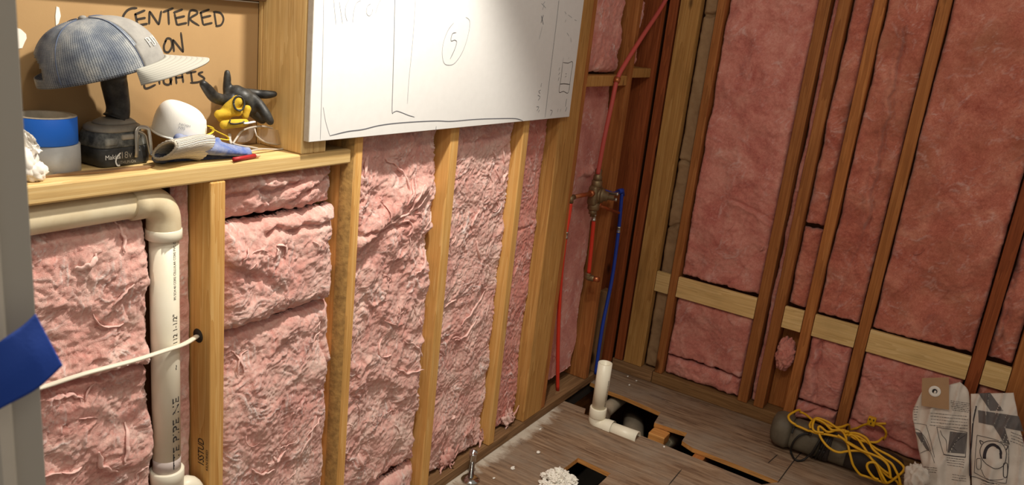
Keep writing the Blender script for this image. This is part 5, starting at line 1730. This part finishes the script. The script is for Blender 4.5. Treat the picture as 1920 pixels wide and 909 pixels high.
# yellow extension cord: coiled loops thrown over the tool
yc = thing('extension_cord', 'yellow extension cord coiled in loose loops over the dark tool', 'cord', (3.14, .2, 0))
LOOPS = [
    [(1210, 265), (1190, 290), (1000, 295), (880, 340), (760, 360), (640, 345), (540, 300), (440, 265), (330, 200), (250, 190), (205, 225), (240, 280), (340, 340), (480, 395), (600, 415), (740, 455), (870, 520), (980, 590), (1090, 690), (1200, 800), (1310, 870), (1350, 900)],
    [(1065, 290), (1140, 315), (1188, 370), (1180, 430), (1120, 480), (1000, 485), (880, 455), (780, 400), (700, 380), (600, 390), (520, 335), (505, 370), (540, 450), (620, 530), (720, 572), (850, 565), (960, 580), (1060, 660), (1150, 740), (1240, 800)],
    [(430, 345), (420, 310), (460, 280), (560, 310), (640, 370), (740, 385), (800, 500), (830, 600), (870, 710), (960, 810), (1080, 870), (1190, 875), (1310, 810), (1370, 750), (1330, 690), (1220, 620), (1080, 550), (960, 470), (860, 415), (760, 400), (680, 350), (590, 300), (480, 275), (445, 330), (470, 380), (560, 395)],
    [(780, 430), (840, 420), (900, 460), (960, 530), (1040, 640), (1100, 720), (1150, 830), (1190, 900)],
    [(760, 405), (880, 405), (980, 445), (1030, 510), (1060, 560), (1160, 640), (1250, 700), (1310, 800), (1370, 880)],
    [(1240, 830), (1215, 720), (1150, 650), (1040, 600), (930, 560), (800, 490), (700, 420)],
    [(1110, 870), (1040, 790), (1000, 720), (1020, 680), (1090, 690), (1140, 780), (1200, 880)]]
for i, lp_ in enumerate(LOOPS):
    pts = []
    for k, (x, y) in enumerate(lp_):
        if i == 0 and k == 0: continue
        pts.append(on_tool(1440 + x / 5.379, 740 + y / 5.379, .013 + .0040 * i + .002 * math.sin(k * 1.3 + i)))
    P = clear_tool(smooth(pts, 8), .0200 + .0040 * i)
    MB().add(*tube(P, .0046, 10)).build('cord_loop', M['cordyellow'], yc)
pp = on_tool(1440 + 1048 / 5.379, 740 + 262 / 5.379, .012)
pq = on_tool(1440 + 1045 / 5.379, 740 + 292 / 5.379, .010)
bx = bm_box(-.015, .015, -.017, .017, -.004, .030, .004, 2)
pl_ = [pp + np.array([-.006, 0, -.012]) + np.array([p[1] * .7, p[0], p[2]]) for p in bx[0]]
link('plug_head', pl_, bx[1], M['cordyellow'], yc, False)['label'] = 'yellow three-prong plug'
for a, b in ((-.007, .022), (.007, .022), (0, .006)):
    bx = bm_box(-.002, .002, -.0006, .0006, 0, .008, .0003, 1)
    link('socket_slot', [pp + np.array([-.0195, a, b - .014]) + np.array([p[1], p[0], p[2]]) for p in bx[0]], bx[1], M['cordblack'], yc, False)
MB().add(*tube([pp + np.array([0, 0, -.014]), pq], .0050, 8)).build('plug_strain_relief', M['cordyellow'], yc)


# printed paper filter bags leaning on the right wall
def BP(px, py, lean=1.0):
    """sight line onto a plane leaning back against the studs"""
    d = ray(px, py)
    # plane: X = 3.045 + 0.36*z
    k = (3.045 + 0.36 * CAM_H) / (d[0] - 0.36 * d[2])
    return np.array([d[0] * k, d[1] * k, d[2] * k + CAM_H])


NB = np.array([-1, 0, 0.36]); NB /= np.linalg.norm(NB)
nbag = Noise(88)


def bag_h(px, py, seed, edge):
    a = (px + seed * 50) / 46.0; b = py / 60.0
    h = 0.020 * np.clip(edge, 0, 1) ** .5
    h += 0.014 * nbag.fbm(a, b, 3) * np.clip(edge * 2, 0, 1)
    h += 0.018 * max(0, 1 - abs(nbag(a * 1.4 + .5 * b + 20, b * .45)) * 4)
    return float(h)


def poly_dist(p, poly):
    d = 1e9
    for i in range(len(poly)):
        a = np.array(poly[i], float); b = np.array(poly[(i + 1) % len(poly)], float)
        t = np.clip(((p - a) @ (b - a)) / ((b - a) @ (b - a)), 0, 1)
        d = min(d, np.linalg.norm(p - a - t * (b - a)))
    return d


def paper_bag(name, left, right, seed, label, lift=0.0):
    """left and right: matching edge lists of photo points, top to bottom"""
    t = thing(name, label, 'vacuum bag', BP(*[(l + r_) / 2 for l, r_ in zip(left[-1], right[-1])]))
    Lp, Rp = smooth(np.array(left, float), 10), smooth(np.array(right, float), 10)
    nu = len(Lp); nv = 36
    poly = [tuple(p) for p in Lp[::4]] + [tuple(p) for p in Rp[::-4]]

    def S(px, py, off=0.0):
        e_ = poly_dist(np.array([px, py]), poly) / 26.0
        p = BP(px, py) + NB * (bag_h(px, py, seed, e_) + lift + off)
        return p
    V = []
    for i in range(nu):
        for j in range(nv):
            c_ = Lp[i] + (Rp[i] - Lp[i]) * j / (nv - 1)
            V.append(S(*c_))
    m = len(V)
    rim_i = [i * nv for i in range(nu)] + [(nu - 1) * nv + j for j in range(1, nv)] + [i * nv + nv - 1 for i in range(nu - 2, -1, -1)] + [j for j in range(nv - 2, 0, -1)]
    f = grid_faces(nu, nv)
    V = np.array(V)
    Wb = V - NB * 0.012
    Wb[:, 2] = np.maximum(Wb[:, 2], .0008); V[:, 2] = np.maximum(V[:, 2], .001)
    F_ = f + [tuple(m + i for i in q_[::-1]) for q_ in f]
    for i in range(len(rim_i)):
        k = (i + 1) % len(rim_i)
        F_.append((rim_i[i], m + rim_i[i], m + rim_i[k], rim_i[k]))
    link('bag_body', np.concatenate([V, Wb]), F_, M['bag'], t)
    return t, S


Zc = lambda x, y: (1680 + x / 4.15, 690 + y / 4.15)
tb1, S1 = paper_bag('filter_bag', [(1728, 735), (1719, 752), (1711, 775), (1716, 805), (1722, 840), (1730, 880), (1738, 930), (1745, 985)],
                    [(1800, 716), (1813, 728), (1818, 745), (1818, 780), (1818, 830), (1818, 880), (1820, 930), (1822, 985)], 1, 'printed white filter bag with a tan card collar, leaning left of the other bag')
tb2, S2 = paper_bag('filter_bag', [(1820, 738), (1820, 770), (1820, 800), (1820, 840), (1821, 880), (1823, 930), (1826, 985)],
                    [(1900, 736), (1906, 770), (1912, 805), (1925, 850), (1940, 890), (1950, 930), (1960, 985)], 2, 'printed white filter bag with grey bars, at the right edge of the picture', lift=.012)


def prints(name, S, par, items, mat):
    par = [c for c in par.children if c.name.startswith('bag_body')][0]
    for pts, w_ in items:
        P = smooth([Zc(*p) + (0,) for p in pts], 8)
        link(name, *ribbon(np.array([S(p[0], p[1], .0022) for p in P]), w_, NB, False), mat, par, False)


def patch(name, S, par, quad, mat, n=36):
    a, b_, c_, d_ = [np.array(Zc(*p)) for p in quad]
    V = []
    for i in range(n):
        for j in range(n):
            u, t = i / (n - 1), j / (n - 1)
            p = (1 - t) * ((1 - u) * a + u * b_) + t * ((1 - u) * d_ + u * c_)
            V.append(S(p[0], p[1], .0016))
    return link(name, V, grid_faces(n, n), mat, par)


rg = random.Random(31)


def textlines(x0, y0, x1, y1, n, sk=8):
    """rows of small upside-down print, too fine to read in the photo"""
    it = []
    for r_ in range(n):
        y = y0 + (y1 - y0) * r_ / max(1, n - 1)
        x = x0 + rg.uniform(0, 12)
        while x < x1 - 8:
            L = rg.uniform(8, 26)
            it.append(([(x, y + (x - x0) * sk / 100), (min(x + L, x1), y + (min(x + L, x1) - x0) * sk / 100)], rg.uniform(.0010, .0019)))
            x += L + 4
    return it


def textblock(S, par, items):
    b = MB()
    par = [c for c in par.children if c.name.startswith('bag_body')][0]
    for pts, w_ in items:
        P = smooth([Zc(*p) + (0,) for p in pts], 5)
        b.add(*ribbon(np.array([S(p[0], p[1], .0022) for p in P]), w_, NB, False))
    b.build('text_print', M['bagink'], par, False)


for a in ((425, 252, 572, 320, 6, 16), (262, 346, 558, 440, 5, 10), (132, 300, 172, 400, 6, 0), (215, 765, 320, 800, 3, 4), (390, 690, 530, 745, 4, 14), (430, 820, 545, 860, 3, 14)):
    textblock(S1, tb1, textlines(*a))
for a in ((880, 490, 990, 560, 4, 40), (650, 865, 800, 900, 3, 18)):
    textblock(S2, tb2, textlines(*a))
prints('line_art', S1, tb1, [([(318, 455), (400, 468), (552, 498)], .0016), ([(318, 455), (340, 560), (372, 670)], .0016), ([(372, 665), (450, 680), (540, 690)], .0030), ([(552, 498), (546, 590), (540, 690)], .0016),
                            ([(345, 480), (360, 520), (390, 560), (395, 640)], .0016), ([(150, 470), (190, 490), (240, 560), (270, 640)], .0016), ([(140, 425), (240, 440)], .0012), ([(235, 440), (270, 560), (300, 690)], .0014),
                            ([(540, 520), (480, 560), (440, 600), (470, 640)], .0014), ([(190, 660), (260, 640), (300, 730)], .0014)], M['bagink'])
patch('picture_print', S1, tb1, [(420, 490), (550, 505), (535, 665), (400, 650)], M['bagprint'])
patch('picture_print', S1, tb1, [(150, 495), (200, 500), (270, 650), (235, 630)], M['bagprint'])
prints('line_art', S2, tb2, [([(622, 292), (598, 420), (586, 580), (574, 700), (572, 830)], .0044), ([(572, 830), (640, 850), (760, 890)], .0022),
                            ([(628, 518), (760, 548), (868, 590)], .0016), ([(628, 518), (616, 660), (606, 806)], .0016), ([(606, 806), (720, 860), (850, 885)], .0016), ([(868, 590), (872, 740), (850, 885)], .0016),
                            ([(700, 740), (660, 690), (652, 630), (680, 575), (740, 560), (810, 575), (846, 625), (850, 690), (830, 750), (770, 772), (700, 740)], .0022),
                            ([(676, 570), (650, 560), (660, 590)], .003), ([(836, 590), (862, 600), (850, 630)], .003), ([(625, 700), (625, 770), (655, 775), (655, 700), (625, 700)], .0018), ([(832, 735), (830, 830), (858, 830), (862, 740), (832, 735)], .0026),
                            ([(660, 780), (690, 840), (760, 860), (830, 850)], .0016)], M['bagink'])
patch('bar_print', S2, tb2, [(636, 325), (950, 372), (985, 490), (640, 420)], M['bagprint'])
patch('bar_print', S2, tb2, [(640, 196), (730, 190), (830, 330), (730, 330)], M['bagprint'])
patch('bar_print', S2, tb2, [(750, 440), (840, 460), (880, 590), (830, 570)], M['bagprint'])
# dark arch of the pictured machine
ar = []
for t in np.linspace(math.pi * 1.02, -math.pi * .02, 14):
    ar.append((748 + 66 * math.cos(t), 690 - 100 * math.sin(t)))
prints('picture_print', S2, tb2, [(ar, .0100)], M['bagink'])
# card collar with a round port
cq = [Zc(205, 78), Zc(412, 72), Zc(412, 322), Zc(200, 290)]
cq3 = [BP(*p) + NB * .047 for p in cq]
cv = cq3 + [p - NB * .004 for p in cq3]
link('card_collar', cv, [(0, 1, 2, 3), (7, 6, 5, 4), (0, 4, 5, 1), (1, 5, 6, 2), (2, 6, 7, 3), (3, 7, 4, 0)], M['collar'], tb1, False)
cc = BP(*Zc(302, 180)) + NB * .0475
MB().add(*lathe([(.0085, .0), (.0195, .0), (.0200, .001), (.0195, .003), (.0088, .003), (.0085, .0)], cc, NB, 32, False)).build('port_ring', M['paper'], tb1)
MB().add(*lathe([(.0088, .0), (.0088, .0006)], cc, NB, 24)).build('port_hole', M['ink'], tb1)
v, f = lump(cc + NB * .002 + np.array([0, -.002, -.003]), .005, 71, 1, .8, 1.2, 12, 14, .4)
link('port_flap', v, f, M['paper'], tb1)
# crumpled white paper at the bottom between cord and bag
wp_ = BP(1712, 890)
v, f = lump(BP(1712, 888) + NB * .030 + np.array([-.02, -.012, 0]), .042, 90, .7, .9, 1.3, 40, 56, .34)
v = [np.array([p[0], p[1], max(p[2], .0006)]) for p in v]
tag(link('crumpled_paper', v, f, M['bag']), 'crumpled white paper on the floor between the yellow cord and the bags', 'paper')
